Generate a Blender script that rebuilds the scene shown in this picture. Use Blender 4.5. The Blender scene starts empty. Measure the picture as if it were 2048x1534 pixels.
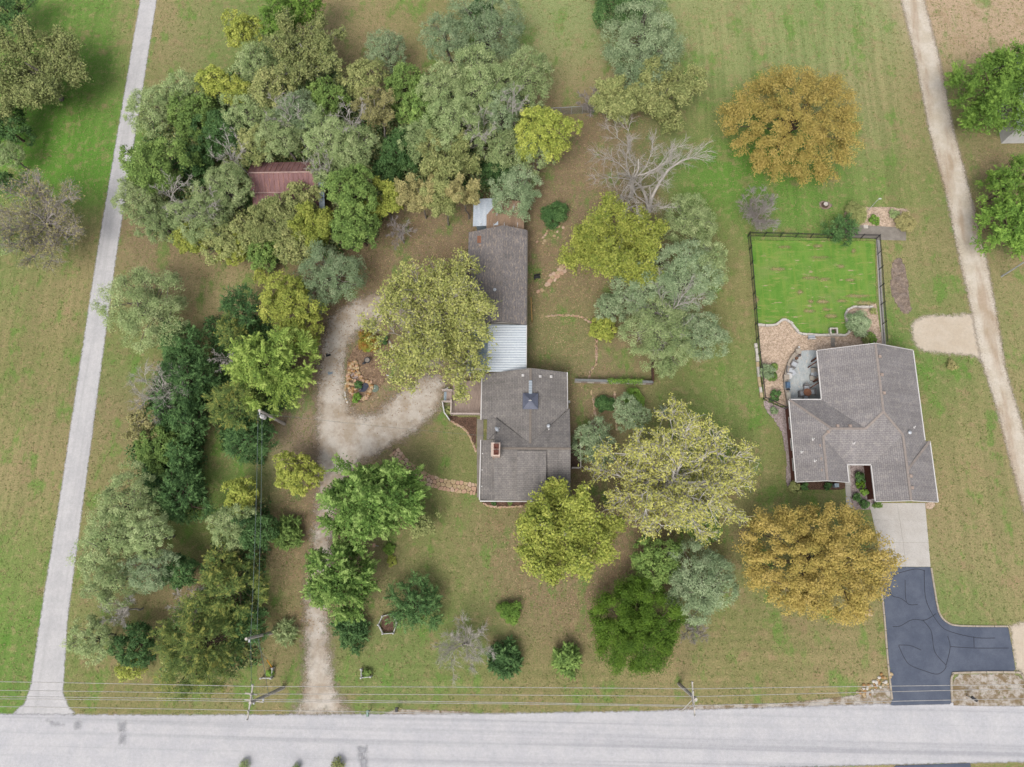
import bpy, math, random
import numpy as np
from mathutils import Matrix, Vector

# ------------------------------------------------------------------ camera
FPX, CAM_H, NADIR = 1421.0, 80.0, (1095.0, 1130.0)      # focal length in photo pixels, metres above ground, foot of the plumb line
def _axes():
    d = np.array([NADIR[0]-1024, -(NADIR[1]-767), -FPX]); d /= np.linalg.norm(d)
    z = -d; up = np.array([0, 1.0, 0]); y = up - z*up.dot(z); y /= np.linalg.norm(y)
    return np.array([np.cross(y, z), y, z])
RCAM = _axes()
scene = bpy.context.scene
COL = scene.collection
camd = bpy.data.cameras.new('camera'); camd.sensor_width = 36; camd.lens = 36*FPX/2048
camd.clip_start = 0.5; camd.clip_end = 6000
camo = bpy.data.objects.new('camera', camd); COL.objects.link(camo)
camo.matrix_world = Matrix.Translation((0, 0, CAM_H)) @ Matrix([list(r) for r in RCAM]).to_4x4()
scene.camera = camo

# ------------------------------------------------------------------ sky, sun, exposure (bright overcast)
SUN_EL, SUN_AZ = 58.0, 200.0        # azimuth clockwise from +y
world = bpy.data.worlds.new('World'); scene.world = world; world.use_nodes = True
wn, wl = world.node_tree.nodes, world.node_tree.links
bg = wn['Background']; bg.inputs['Strength'].default_value = 0.15
sky = wn.new('ShaderNodeTexSky'); sky.sky_type = 'NISHITA'; sky.sun_disc = False
sky.sun_elevation = math.radians(SUN_EL); sky.sun_rotation = math.radians(SUN_AZ)
sky.air_density = 1.0; sky.dust_density = 4.0; sky.ozone_density = 1.0
hs = wn.new('ShaderNodeHueSaturation'); hs.inputs['Saturation'].default_value = 0.35
wl.new(sky.outputs[0], hs.inputs['Color']); wl.new(hs.outputs[0], bg.inputs['Color'])
sund = bpy.data.lights.new('sun', 'SUN'); sund.energy = 1.5; sund.angle = math.radians(27); sund.color = (1.0, 0.965, 0.91)
suno = bpy.data.objects.new('sun', sund); COL.objects.link(suno)
_el, _az = math.radians(SUN_EL), math.radians(SUN_AZ)
suno.rotation_euler = Vector((math.sin(_az)*math.cos(_el), math.cos(_az)*math.cos(_el), math.sin(_el))).to_track_quat('Z', 'Y').to_euler()
suno.location = (0, 0, 120)
vs = scene.view_settings; vs.view_transform = 'Standard'; vs.look = 'None'; vs.gamma = 1.0; vs.use_curve_mapping = False
vs.exposure = 1.03
cy = scene.cycles; cy.max_bounces = 5; cy.diffuse_bounces = 2; cy.glossy_bounces = 2; cy.transmission_bounces = 4; cy.transparent_max_bounces = 6; cy.adaptive_threshold = 0.02

# ------------------------------------------------------------------ helpers
RNG = np.random.default_rng(7)
random.seed(7)
def P(px, py, z=0.0):
    w = RCAM @ np.array([px-1024, -(py-767), -FPX]); t = (CAM_H-z)/-w[2]
    return np.array([w[0]*t, w[1]*t, z])
def mpp(px, py, z=0.0):                                   # metres per photo pixel there
    p = P(px, py, z) - np.array([0, 0, CAM_H]); return float(np.linalg.norm(p))*FPX/math.hypot(FPX, math.hypot(px-1024, py-767))/FPX
def lin(c): return tuple(((v/255)/12.92 if v/255 <= .04045 else ((v/255+.055)/1.055)**2.4) for v in c)
K_ALB = 0.435
def AL(r, g, b):
    y = .3*r+.59*g+.11*b; return A(*[v+(y-v)*.02 for v in (r, g, b)], 1.52)                 # leaves: a crown shades itself
def A(r, g, b, k=1.0):                                    # albedo of a surface that looks (r,g,b) under this sky
    return tuple(min(.85, v*K_ALB*k) for v in lin((r, g, b))) + (1.0,)

class N:                                                  # small node helper
    def __init__(self, name):
        self.m = bpy.data.materials.new(name); self.m.use_nodes = True
        self.t = self.m.node_tree; self.n = self.t.nodes; self.l = self.t.links
        self.b = self.n['Principled BSDF']; self.out = self.n['Material Output']
    def new(self, k, **kw):
        n = self.n.new(k)
        for a, v in kw.items(): setattr(n, a, v)
        return n
    def pos(self): 
        return self.new('ShaderNodeNewGeometry').outputs['Position']
    def mapv(self, v, sc):
        n = self.new('ShaderNodeMapping'); n.inputs['Scale'].default_value = sc; self.l.new(v, n.inputs['Vector']); return n.outputs[0]
    def noise(self, v, scale, detail=4, rough=.6, dist=0):
        n = self.new('ShaderNodeTexNoise'); n.inputs['Scale'].default_value = scale; n.inputs['Detail'].default_value = detail
        n.inputs['Roughness'].default_value = rough; n.inputs['Distortion'].default_value = dist; self.l.new(v, n.inputs['Vector']); return n.outputs['Fac']
    def ramp(self, f, stops):
        n = self.new('ShaderNodeValToRGB'); e = n.color_ramp.elements
        while len(e) < len(stops): e.new(.5)
        for i, (p, c) in enumerate(stops): e[i].position = p; e[i].color = c if len(c) == 4 else tuple(c)+(1,)
        self.l.new(f, n.inputs['Fac']); return n.outputs['Color']
    def mix(self, f, a, b, mode='MIX'):
        n = self.new('ShaderNodeMix', data_type='RGBA', blend_type=mode)
        for i, v in ((0, f), (6, a), (7, b)):
            if isinstance(v, (int, float)): n.inputs[i].default_value = v
            elif isinstance(v, tuple): n.inputs[i].default_value = v if len(v) == 4 else v+(1,)
            else: self.l.new(v, n.inputs[i])
        return n.outputs[2]
    def math(self, op, a, b=0.0, clamp=False):
        n = self.new('ShaderNodeMath', operation=op, use_clamp=clamp)
        for i, v in ((0, a), (1, b)):
            if isinstance(v, (int, float)): n.inputs[i].default_value = v
            else: self.l.new(v, n.inputs[i])
        return n.outputs[0]
    def smooth(self, v, lo, hi):
        n = self.new('ShaderNodeMapRange', interpolation_type='SMOOTHSTEP'); self.l.new(v, n.inputs[0])
        n.inputs[1].default_value = lo; n.inputs[2].default_value = hi; return n.outputs[0]
    def attr(self, a, out='Fac'): return self.new('ShaderNodeAttribute', attribute_name=a).outputs[out]
    def bump(self, h, s=.3, d=.05):
        n = self.new('ShaderNodeBump'); n.inputs['Strength'].default_value = s; n.inputs['Distance'].default_value = d
        self.l.new(h, n.inputs['Height']); self.l.new(n.outputs[0], self.b.inputs['Normal'])
    def fin(self, col, rough=.9, metal=0.0, spec=.25):
        if isinstance(col, tuple): self.b.inputs['Base Color'].default_value = col
        else: self.l.new(col, self.b.inputs['Base Color'])
        self.b.inputs['Roughness'].default_value = rough; self.b.inputs['Metallic'].default_value = metal
        self.b.inputs['Specular IOR Level'].default_value = spec
        return self.m
MATS = {}
def mottled(name, c1, c2, scale=2.0, fine=14.0, rough=.9, bump=.25, metal=0.0, c3=None, stretch=(1, 1, 1), spec=.25):
    if name in MATS: return MATS[name]
    n = N(name); p = n.mapv(n.pos(), stretch)
    a = n.smooth(n.noise(p, scale, 5), .3, .7); f = n.noise(p, fine, 3, .7)
    col = n.mix(a, c1, c2)
    if c3: col = n.mix(n.smooth(n.noise(p, scale*2.7, 4), .56, .68), col, c3)
    col = n.mix(1.0, col, n.ramp(f, [(.25, (.72,)*3), (.75, (1.22,)*3)]), 'MULTIPLY')
    if bump: n.bump(f, bump, .03)
    MATS[name] = n.fin(col, rough, metal, spec); return MATS[name]

ORG = {}
def thing(name, label, cat, loc=(0, 0, 0), group=None):
    o = bpy.data.objects.new(name, None); o.empty_display_size = .3; COL.objects.link(o)
    o.location = loc; ORG[o.name] = np.array(loc, float); tag(o, label, cat, group); return o
def tag(o, label, cat, group=None, kind=None):
    if label: o['label'] = label
    if cat: o['category'] = cat
    if group: o['group'] = group
    if kind: o['kind'] = kind
    return o
def link(name, me, mat, parent=None, org=None):
    o = bpy.data.objects.new(name, me); COL.objects.link(o)
    if mat is not None and not me.materials: me.materials.append(mat)
    if parent is not None:
        o.parent = parent; ORG[o.name] = ORG[parent.name]
    else:
        o.location = org if org is not None else (0, 0, 0); ORG[o.name] = np.array(o.location, float)
    return o
class MB:
    """collects faces in world coordinates; build() links them as one mesh object"""
    def __init__(self): self.v = []; self.f = []; self.uv = []; self.smooth = False
    def face(self, pts, uv=None):
        i = len(self.v); self.v += [tuple(map(float, p)) for p in pts]; self.f.append(tuple(range(i, i+len(pts)))); self.uv.append(uv); return self
    def hexa(self, b, t):
        i = len(self.v); k = len(b); self.v += [tuple(map(float, p)) for p in b] + [tuple(map(float, p)) for p in t]
        self.f.append(tuple(i+j for j in reversed(range(k)))); self.f.append(tuple(i+k+j for j in range(k)))
        for j in range(k): self.f.append((i+j, i+(j+1) % k, i+k+(j+1) % k, i+k+j))
        self.uv += [None]*(k+2); return self
    def box(self, c, s, rz=0.0, taper=1.0):
        ca, sa = math.cos(rz), math.sin(rz); b = []; t = []
        for dx, dy in ((-1, -1), (1, -1), (1, 1), (-1, 1)):
            x, y = dx*s[0]/2, dy*s[1]/2
            b.append((c[0]+x*ca-y*sa, c[1]+x*sa+y*ca, c[2]-s[2]/2)); x *= taper; y *= taper
            t.append((c[0]+x*ca-y*sa, c[1]+x*sa+y*ca, c[2]+s[2]/2))
        return self.hexa(b, t)
    def prism(self, poly, z0, z1): return self.hexa([(p[0], p[1], z0) for p in poly], [(p[0], p[1], z1) for p in poly])
    def beam(self, a, b, w, h):
        a = np.array(a, float); b = np.array(b, float); d = b-a; d /= max(1e-6, np.linalg.norm(d))
        up = np.array([0, 0, 1.0]) if abs(d[2]) < .95 else np.array([0, 1.0, 0]); s = np.cross(d, up); s /= np.linalg.norm(s); u = np.cross(s, d)
        q = [(-w/2, -h/2), (w/2, -h/2), (w/2, h/2), (-w/2, h/2)]
        return self.hexa([a+s*x+u*y for x, y in q], [b+s*x+u*y for x, y in q])
    def tube(self, pts, r, n=6):
        pts = [np.array(p, float) for p in pts]; R_ = r if isinstance(r, (list, tuple)) else [r]*len(pts); i0 = len(self.v)
        for k, p in enumerate(pts):
            d = pts[min(k+1, len(pts)-1)]-pts[max(k-1, 0)]; d /= max(1e-6, np.linalg.norm(d))
            up = np.array([0, 0, 1.0]) if abs(d[2]) < .9 else np.array([1.0, 0, 0]); s = np.cross(d, up); s /= np.linalg.norm(s); u = np.cross(s, d)
            for j in range(n):
                a = 2*math.pi*j/n; self.v.append(tuple(p+(s*math.cos(a)+u*math.sin(a))*R_[k]))
        for k in range(len(pts)-1):
            for j in range(n):
                a, b = i0+k*n+j, i0+k*n+(j+1) % n; self.f.append((a, b, b+n, a+n)); self.uv.append(None)
        self.f.append(tuple(i0+j for j in reversed(range(n)))); e = i0+(len(pts)-1)*n; self.f.append(tuple(e+j for j in range(n))); self.uv += [None, None]; return self
    def blob(self, c, s, seed=0, sub=1, rz=0, flat=0.0):
        r = np.random.default_rng(seed); i0 = len(self.v); rows, cols = (4, 7) if sub == 1 else (6, 11); ca, sa = math.cos(rz), math.sin(rz)
        def put(x, y, z):
            k = 1+r.uniform(-.13, .13); x, y, z = x*s[0]*k, y*s[1]*k, z*s[2]*k
            if flat: z = min(z, flat*s[2])
            self.v.append((c[0]+x*ca-y*sa, c[1]+x*sa+y*ca, c[2]+z))
        put(0, 0, -1)
        for i in range(1, rows):
            t = math.pi*i/rows
            for j in range(cols): a = 2*math.pi*j/cols; put(math.sin(t)*math.cos(a), math.sin(t)*math.sin(a), -math.cos(t))
        put(0, 0, 1); top = len(self.v)-1
        for j in range(cols):
            k = (j+1) % cols; self.f.append((i0, i0+1+k, i0+1+j)); self.uv.append(None)
            for i in range(rows-2):
                a = i0+1+i*cols; self.f.append((a+j, a+k, a+cols+k, a+cols+j)); self.uv.append(None)
            a = i0+1+(rows-2)*cols; self.f.append((a+j, a+k, top)); self.uv.append(None)
        return self
    def build(self, name, mat, parent=None, label=None, cat=None, group=None, kind=None, org=None, smooth=False):
        o_ = ORG[parent.name] if parent is not None else (np.array(org, float) if org is not None else np.zeros(3))
        me = bpy.data.meshes.new(name); V = np.array(self.v, float)-o_; me.from_pydata(V.tolist(), [], self.f)
        if any(u is not None for u in self.uv):
            ul = me.uv_layers.new(name='UVMap'); k = 0
            for f, u in zip(self.f, self.uv):
                for j in range(len(f)):
                    if u is not None: ul.data[k].uv = u[j]
                    else: ul.data[k].uv = (0, 0)
                    k += 1
        if smooth or self.smooth:
            for p in me.polygons: p.use_smooth = True
        o = link(name, me, mat, parent, org); return tag(o, label, cat, group, kind)
def npmesh(name, V, F, mat, parent=None, attrs=None, org=None):
    """V (n,3) world, F (m,k) index array"""
    o_ = ORG[parent.name] if parent is not None else (np.array(org, float) if org is not None else np.zeros(3))
    me = bpy.data.meshes.new(name); n, (m, k) = len(V), F.shape
    me.vertices.add(n); me.vertices.foreach_set('co', (V-o_).astype(np.float32).ravel())
    me.loops.add(m*k); me.loops.foreach_set('vertex_index', F.astype(np.int32).ravel())
    me.polygons.add(m); me.polygons.foreach_set('loop_start', (np.arange(m)*k).astype(np.int32))
    try: me.polygons.foreach_set('loop_total', np.full(m, k, np.int32))
    except Exception: pass
    for a, (dom, typ, d) in (attrs or {}).items():
        at = me.attributes.new(a, typ, dom); at.data.foreach_set('value' if typ == 'FLOAT' else 'color' if 'COLOR' in typ else 'vector', d.astype(np.float32).ravel())
    me.update(calc_edges=True); me.validate()
    return link(name, me, mat, parent, org)
def clone(o, parent=None, off=None):
    c = o.copy(); COL.objects.link(c); ORG[c.name] = ORG[o.name]
    if parent is not None: c.parent = parent
    for ch in o.children: clone(ch, c)
    return c

def seg_dist(X, Y, poly, closed=True):
    d = np.full(X.shape, 1e9); n = len(poly)
    for i in range(n if closed else n-1):
        (ax, ay), (bx, by) = poly[i][:2], poly[(i+1) % n][:2]; ux, uy = bx-ax, by-ay; L = ux*ux+uy*uy+1e-12
        t = np.clip(((X-ax)*ux+(Y-ay)*uy)/L, 0, 1); d = np.minimum(d, np.hypot(X-ax-t*ux, Y-ay-t*uy))
    return d
def inside(X, Y, poly):
    r = np.zeros(X.shape, bool); n = len(poly)
    for i in range(n):
        (ax, ay), (bx, by) = poly[i][:2], poly[(i+1) % n][:2]
        with np.errstate(divide='ignore', invalid='ignore'):
            c = ((ay > Y) != (by > Y)) & (X < (bx-ax)*(Y-ay)/(by-ay)+ax)
        r ^= c
    return r
def sdist(X, Y, poly): return np.where(inside(X, Y, poly), 1, -1)*seg_dist(X, Y, poly)
def W(pts, z=0.0): return [tuple(P(x, y, z)) for x, y in pts]
def smoothline(pts, n=6, closed=False):
    p = [np.array(q, float) for q in pts]; out = []; m = len(p)
    for i in range(m if closed else m-1):
        g = (lambda k: p[k % m]) if closed else (lambda k: p[min(max(k, 0), m-1)])
        a, b, c, d = g(i-1), g(i), g(i+1), g(i+2)
        for k in range(n):
            t = k/n; out.append(.5*((2*b)+(c-a)*t+(2*a-5*b+4*c-d)*t*t+(3*b-a-3*c+d)*t**3))
    if not closed: out.append(p[-1])
    return out
SHEETS = []
def sheet(name, polys, mat, z, cell=.35, margin=.6, label=None, cat=None, kind='structure', parent=None):
    """ground sheet over polygons (world xy); stores the distance to its edge, the material frays the border with it"""
    if parent is None: SHEETS.extend([[tuple(q[:2]) for q in p] for p in polys])
    allp = np.concatenate([np.array([q[:2] for q in p]) for p in polys]); lo = allp.min(0)-margin; hi = allp.max(0)+margin
    nx, ny = int((hi[0]-lo[0])/cell)+2, int((hi[1]-lo[1])/cell)+2
    xs = lo[0]+np.arange(nx)*cell; ys = lo[1]+np.arange(ny)*cell; X, Y = np.meshgrid(xs, ys)
    D = np.full(X.shape, -1e9)
    for p in polys: D = np.maximum(D, sdist(X, Y, p))
    keep = (D > -margin); kc = keep[:-1, :-1] & keep[1:, :-1] & keep[:-1, 1:] & keep[1:, 1:]
    idx = np.arange(nx*ny).reshape(ny, nx); F = np.stack([idx[:-1, :-1][kc], idx[:-1, 1:][kc], idx[1:, 1:][kc], idx[1:, :-1][kc]], 1)
    used, inv = np.unique(F, return_inverse=True); F = inv.reshape(F.shape)
    V = np.stack([X.ravel()[used], Y.ravel()[used], np.full(len(used), z)], 1)
    o = npmesh(name, V, F, mat, parent, {'edge': ('POINT', 'FLOAT', np.clip(D.ravel()[used], -3, 3))})
    return tag(o, label, cat, None, kind)
def frayed(n, col, lo=-.12, hi=.12, amp=.5, nscale=2.2, rough=.95):
    """finish node material n: transparent beyond the ragged edge"""
    n.fin(col, rough)
    a = n.math('ADD', n.attr('edge'), n.math('MULTIPLY', n.math('SUBTRACT', n.noise(n.pos(), nscale, 5, .7), .5), amp))
    f = n.smooth(a, lo, hi); t = n.new('ShaderNodeBsdfTransparent'); m = n.new('ShaderNodeMixShader')
    n.l.new(f, m.inputs[0]); n.l.new(t.outputs[0], m.inputs[1]); n.l.new(n.b.outputs[0], m.inputs[2]); n.l.new(m.outputs[0], n.out.inputs[0])
    return n.m

# ------------------------------------------------------------------ ground
PAL = dict(V=(104, 150, 60), G=(120, 142, 78), O=(143, 138, 92), T=(164, 149, 110), B=(146, 127, 100), Y=(152, 162, 108), R=(192, 168, 140), D=(164, 144, 122))
GP = '''150,60 VG;200,150 V;190,240 V;130,290 V;60,480 TG;30,560 G;100,330 V;40,230 V;240,200 G;60,600 TO;60,700 O;140,600 T;60,800 OG;50,900 TO;40,960 T;120,800 OT;30,1060 VT;60,1150 GV;30,1250 V;100,1180 T;30,1330 G;20,1400 GV;130,900 T
220,600 O;240,700 BO;226,716 V;200,800 B;190,900 O;180,950 O;150,1100 O;140,1250 GO;200,1380 O;300,1390 O;400,1390 OG;330,60 T;350,120 TB;400,60 T;420,100 G;300,160 O;440,30 G;410,80 G
700,50 T;750,80 T;680,150 B;820,40 O;1100,30 Y;1150,80 Y;1120,140 TY;1160,180 T;1120,230 B;1200,260 B;1180,330 B;700,100 TO
1400,50 Y;1400,130 Y;1450,60 YT;1560,60 Y;1700,60 Y;1500,90 YG;1620,40 YG;1750,150 TY;1800,250 OT;1740,270 Y;1420,200 G;1400,250 TG;1430,350 V;1380,380 VG;1480,350 V;1500,450 G;1440,500 O;1460,600 O;1450,700 OG;1480,760 G;1560,430 GV;1620,400 V;1650,440 G;1720,380 VG
1720,350 G;1800,350 O;1850,400 G;1830,480 T;1850,560 G;1900,600 O;1780,530 T;1780,640 G;1950,40 R;2030,60 R;1900,30 R;2000,100 R;1930,150 T;1960,330 B;2000,600 T;2020,700 T;1990,650 G;1930,250 TG;1930,480 OB
1900,760 G;1930,820 O;1870,760 G;1900,900 T;1950,1000 O;1900,1050 T;1960,1100 T;1930,1180 G;2020,1150 T;2020,1000 TG;1890,850 GO;1990,900 T;2010,820 T
1500,850 O;1520,900 G;1480,950 O;1530,1000 O;1450,820 G;1400,846 V;1620,1000 GO;1560,980 O;900,1150 O;980,1100 OB;1050,1180 B;1150,1200 B;1200,1180 B;900,1050 O;1000,1050 BO;950,1250 G;860,1130 G;1100,1250 OB;1150,1370 O;800,1350 G;900,1390 O;1050,1400 O;1200,1390 O
1500,1300 O;1600,1300 TO;1700,1330 T;1500,1250 OG;1550,1390 O;1650,1390 T;1430,1390 O;1700,1250 O;1370,1330 T;1240,1100 B;1450,1080 BO;1480,1150 OG;1560,1260 O;740,1200 B;800,1150 BO;720,1330 OG;790,1290 G
560,1100 B;560,1200 O;560,1300 BO;580,1380 O;440,1010 V;430,1050 O;440,930 G;420,880 B;450,600 T;400,560 T;330,520 B;430,660 O;420,560 T;480,1390 OT;440,960 VG;300,1250 O;380,1180 B
850,480 B;780,440 B;820,520 B;880,460 BD;700,620 B;640,650 B;680,700 B;760,700 B;900,870 O;880,920 O;900,950 G;830,870 B;920,905 OG;1080,560 B;1100,620 BO;1150,560 B;1120,680 G;1150,700 OG;1070,700 B;1220,720 B;1230,740 B;1220,790 B;1180,830 B;1330,780 O;1100,480 B;1150,430 B;1180,380 B;1280,420 B;1320,880 O;1260,300 BD;1320,300 G;1170,760 B;860,750 BD;740,820 BD;740,640 B;600,880 D;590,1010 B;1350,830 G;1380,800 OG'''
def ground():
    pts = []; wts = []
    for tok in GP.replace('\n', ';').split(';'):
        c, k = tok.strip().split(' '); x, y = map(float, c.split(',')); pts.append(P(x, y)[:2])
        wts.append(np.mean([lin(PAL[ch]) for ch in k], 0))
    pts = np.array(pts); wts = np.array(wts)
    inner = lambda a, b: np.arange(a, b+.01, .45)
    outer = np.array([6, 14, 30, 60, 120, 250, 500, 1000, 2000, 3500])
    xs = np.concatenate([-84-outer[::-1], inner(-84, 66), 66+outer]); ys = np.concatenate([-26-outer[::-1], inner(-26, 84), 84+outer])
    X, Y = np.meshgrid(xs, ys); sh = X.shape
    Xc, Yc = np.clip(X, -84, 66).ravel(), np.clip(Y, -26, 84).ravel()
    acc = np.zeros((Xc.size, 3)); tw = np.full(Xc.size, 2e-3)
    acc += np.array(lin(PAL['O']))*2e-3
    for p, c in zip(pts, wts):
        w = np.exp(-((Xc-p[0])**2+(Yc-p[1])**2)/(2*3.4**2)); acc += w[:, None]*c; tw += w
    C = acc/tw[:, None]*K_ALB
    ns = np.clip(sdist(X, Y, W([(1330, 0), (1790, 0), (1900, 560), (1500, 440), (1330, 200)]))/6+.3, 0, 1).ravel() + .7*np.clip(sdist(X, Y, W([(-20, 0), (270, 0), (60, 1420), (-300, 1420)]))/4+.4, 0, 1).ravel()
    ns += .6*np.clip(sdist(X, Y, W([(1870, 720), (1960, 720), (2060, 1000), (2060, 1250), (1890, 1240)]))/3+.4, 0, 1).ravel()+.5*np.clip(sdist(X, Y, W([(1400, 500), (1500, 500), (1580, 980), (1440, 980)]))/2+.4, 0, 1).ravel()
    ew = np.clip(sdist(X, Y, W([(1420, 1230), (1760, 1230), (1775, 1390), (680, 1400), (680, 1330)]))/3+.4, 0, 1).ravel()
    V = np.stack([X.ravel(), Y.ravel(), np.zeros(X.size)], 1); idx = np.arange(X.size).reshape(sh)
    F = np.stack([idx[:-1, :-1], idx[:-1, 1:], idx[1:, 1:], idx[1:, :-1]], -1).reshape(-1, 4)
    n = N('grass_ground'); p = n.pos()
    base = n.attr('grass', 'Color')
    patch = n.noise(n.mapv(p, (1, .55, 1)), .36, 6, .68); pm = n.noise(p, 1.1, 6, .7); fine = n.noise(p, 7.0, 5, .8); tiny = n.noise(p, 26.0, 2, .8)
    col = n.mix(n.math('MULTIPLY', n.smooth(patch, .52, .64), .66), base, A(102, 146, 60))
    col = n.mix(n.math('MULTIPLY', n.smooth(n.noise(p, .42, 5, .7), .53, .66), .52), col, A(164, 138, 108))
    col = n.mix(n.math('MULTIPLY', n.smooth(pm, .50, .66), .5), col, A(176, 158, 118))
    col = n.mix(n.math('MULTIPLY', n.smooth(n.noise(p, 1.9, 5, .75), .53, .64), .5), col, A(112, 134, 72))
    def stripes(axis, per):
        sx = n.mapv(p, (1, .04, 1) if axis == 0 else (.04, 1, 1)); w1 = n.noise(sx, 2*math.pi/per/3.2, 3, .6)
        return n.ramp(n.smooth(w1, .38, .62), [(0, (.86, .90, .85)), (1, (1.12, 1.08, 1.10))])
    col = n.mix(n.math('MINIMUM', n.attr('ns'), .9), col, n.mix(1.0, col, stripes(0, 1.5), 'MULTIPLY'))
    col = n.mix(n.math('MULTIPLY', n.attr('ew'), .6), col, n.mix(1.0, col, stripes(1, 1.5), 'MULTIPLY'))
    col = n.mix(1.0, col, n.ramp(fine, [(.32, (.56, .58, .52)), (.5, (1, 1, 1)), (.68, (1.46, 1.42, 1.46))]), 'MULTIPLY')
    col = n.mix(1.0, col, n.ramp(tiny, [(.3, (.74,)*3), (.7, (1.26,)*3)]), 'MULTIPLY')
    n.bump(n.math('ADD', n.math('MULTIPLY', fine, .6), tiny), .25, .05)
    m = n.fin(col, 1.0, 0, .1)
    col4 = np.concatenate([C, np.ones((len(C), 1))], 1)
    o = npmesh('ground', V, F, m, None, {'grass': ('POINT', 'FLOAT_COLOR', col4), 'ns': ('POINT', 'FLOAT', np.clip(ns, 0, 1)), 'ew': ('POINT', 'FLOAT', ew)})
    tag(o, 'mown lawn and rough grass with tan and green patches', None, None, 'structure')
ground()

# ------------------------------------------------------------------ roads and drives
def gravel_mat(name, c1, c2, c3=None, fade=(-.15, .15), amp=.5, tracks=None, leaf=0.0, nsc=2.2):
    n = N(name); p = n.pos()
    col = n.mix(n.smooth(n.noise(p, .5, 5, .65), .35, .65), c1, c2)
    if tracks: col = n.mix(n.math('MULTIPLY', n.smooth(n.noise(n.mapv(p, tracks), 1.0, 4, .6), .45, .7), .6), col, c3 or c2)
    f = n.noise(p, 16, 4, .8); f2 = n.noise(p, 3.0, 5, .7)
    col = n.mix(1.0, col, n.ramp(f, [(.3, (.76,)*3), (.7, (1.2,)*3)]), 'MULTIPLY')
    col = n.mix(1.0, col, n.ramp(f2, [(.3, (.9,)*3), (.7, (1.08,)*3)]), 'MULTIPLY')
    if leaf:
        e = n.math('SUBTRACT', n.noise(p, 5.5, 5, .8), n.math('MULTIPLY', n.attr('edge'), .16))
        col = n.mix(n.math('MULTIPLY', n.smooth(e, .40, .58), leaf), col, A(132, 104, 78))
    n.bump(f, .5, .04)
    return frayed(n, col, fade[0], fade[1], amp, nsc)
m_chat = gravel_mat('white_gravel', A(212, 209, 208), A(200, 198, 198), A(188, 186, 186), tracks=(1.4, .03, 1))
m_street = gravel_mat('street_chipseal', A(210, 208, 209), A(200, 199, 202), A(160, 160, 166), tracks=(.008, 1.1, 1), amp=.5)
m_tan = gravel_mat('tan_gravel', A(224, 214, 198), A(208, 196, 176), A(168, 138, 106), (-.3, .3), .9, tracks=(.6, .12, 1), leaf=.5)
m_drive = gravel_mat('drive_gravel', A(214, 205, 192), A(182, 166, 146), A(150, 132, 112), (-1.0, 1.0), 3.6, leaf=.62, nsc=1.1)
m_pad = gravel_mat('pad_gravel', A(216, 202, 182), A(206, 190, 168), A(188, 170, 146), (-.3, .4), 1.3)

street_n = W([(-700, 1455), (-300, 1438), (0, 1428), (350, 1430), (700, 1429), (1000, 1427), (1300, 1422), (1500, 1416), (1800, 1407), (2048, 1401), (2500, 1384), (3000, 1362)])
street_poly = [q[:2] for q in street_n] + [(q[0]+.1, q[1]-5.6) for q in reversed(street_n)]
sheet('street', [street_poly], m_street, .012, .4, .7, 'pale grey chip-sealed road running along the bottom of the view')
far = [(-63, 130), (-71, 320)]
lane_l = [(281, -4), (192, 520), (116, 1020), (85, 1210), (62, 1370), (50, 1405), (22, 1432)]
lane_r = [(314, -4), (231, 520), (164, 1020), (135, 1240), (126, 1385), (136, 1412), (156, 1432)]
a, b = W(lane_l), W(lane_r)
def ext(q0, q1, d): v = np.array(q0[:2])-np.array(q1[:2]); v /= np.linalg.norm(v); return tuple(np.array(q0[:2])+v*d)
sheet('gravel_lane', [[ext(a[0], a[1], 80)] + [q[:2] for q in a] + [q[:2] for q in reversed(b)] + [ext(b[0], b[1], 80)]], m_chat, .008, .4, .7, 'straight white gravel lane along the side of the property')
a = W([(1801, -4), (1830, 115), (1858, 261), (1892, 390), (1919, 520), (1943, 625), (1960, 715), (1988, 800), (2030, 960), (2075, 1120), (2110, 1240)])
b = W([(1848, -4), (1879, 115), (1908, 261), (1942, 390), (1974, 520), (1996, 640), (2012, 740), (2042, 840), (2080, 960), (2125, 1120), (2160, 1240)])
sheet('side_drive', [[ext(a[0], a[1], 60)] + [q[:2] for q in a] + [q[:2] for q in reversed(b)] + [ext(b[0], b[1], 60)]], m_tan, .008, .4, .9, 'tan gravel drive with leaf-strewn tracks beside the fenced lawn')
pad = smoothline(W([(1965, 632), (1900, 630), (1850, 632), (1824, 648), (1826, 680), (1842, 700), (1890, 708), (1950, 714), (1985, 740), (2000, 690)]), 5, True)
sheet('gravel_turnout', [[tuple(q[:2]) for q in pad]], m_pad, .0045, .3, .5, 'pale gravel turnout pad beside the side drive')
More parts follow.
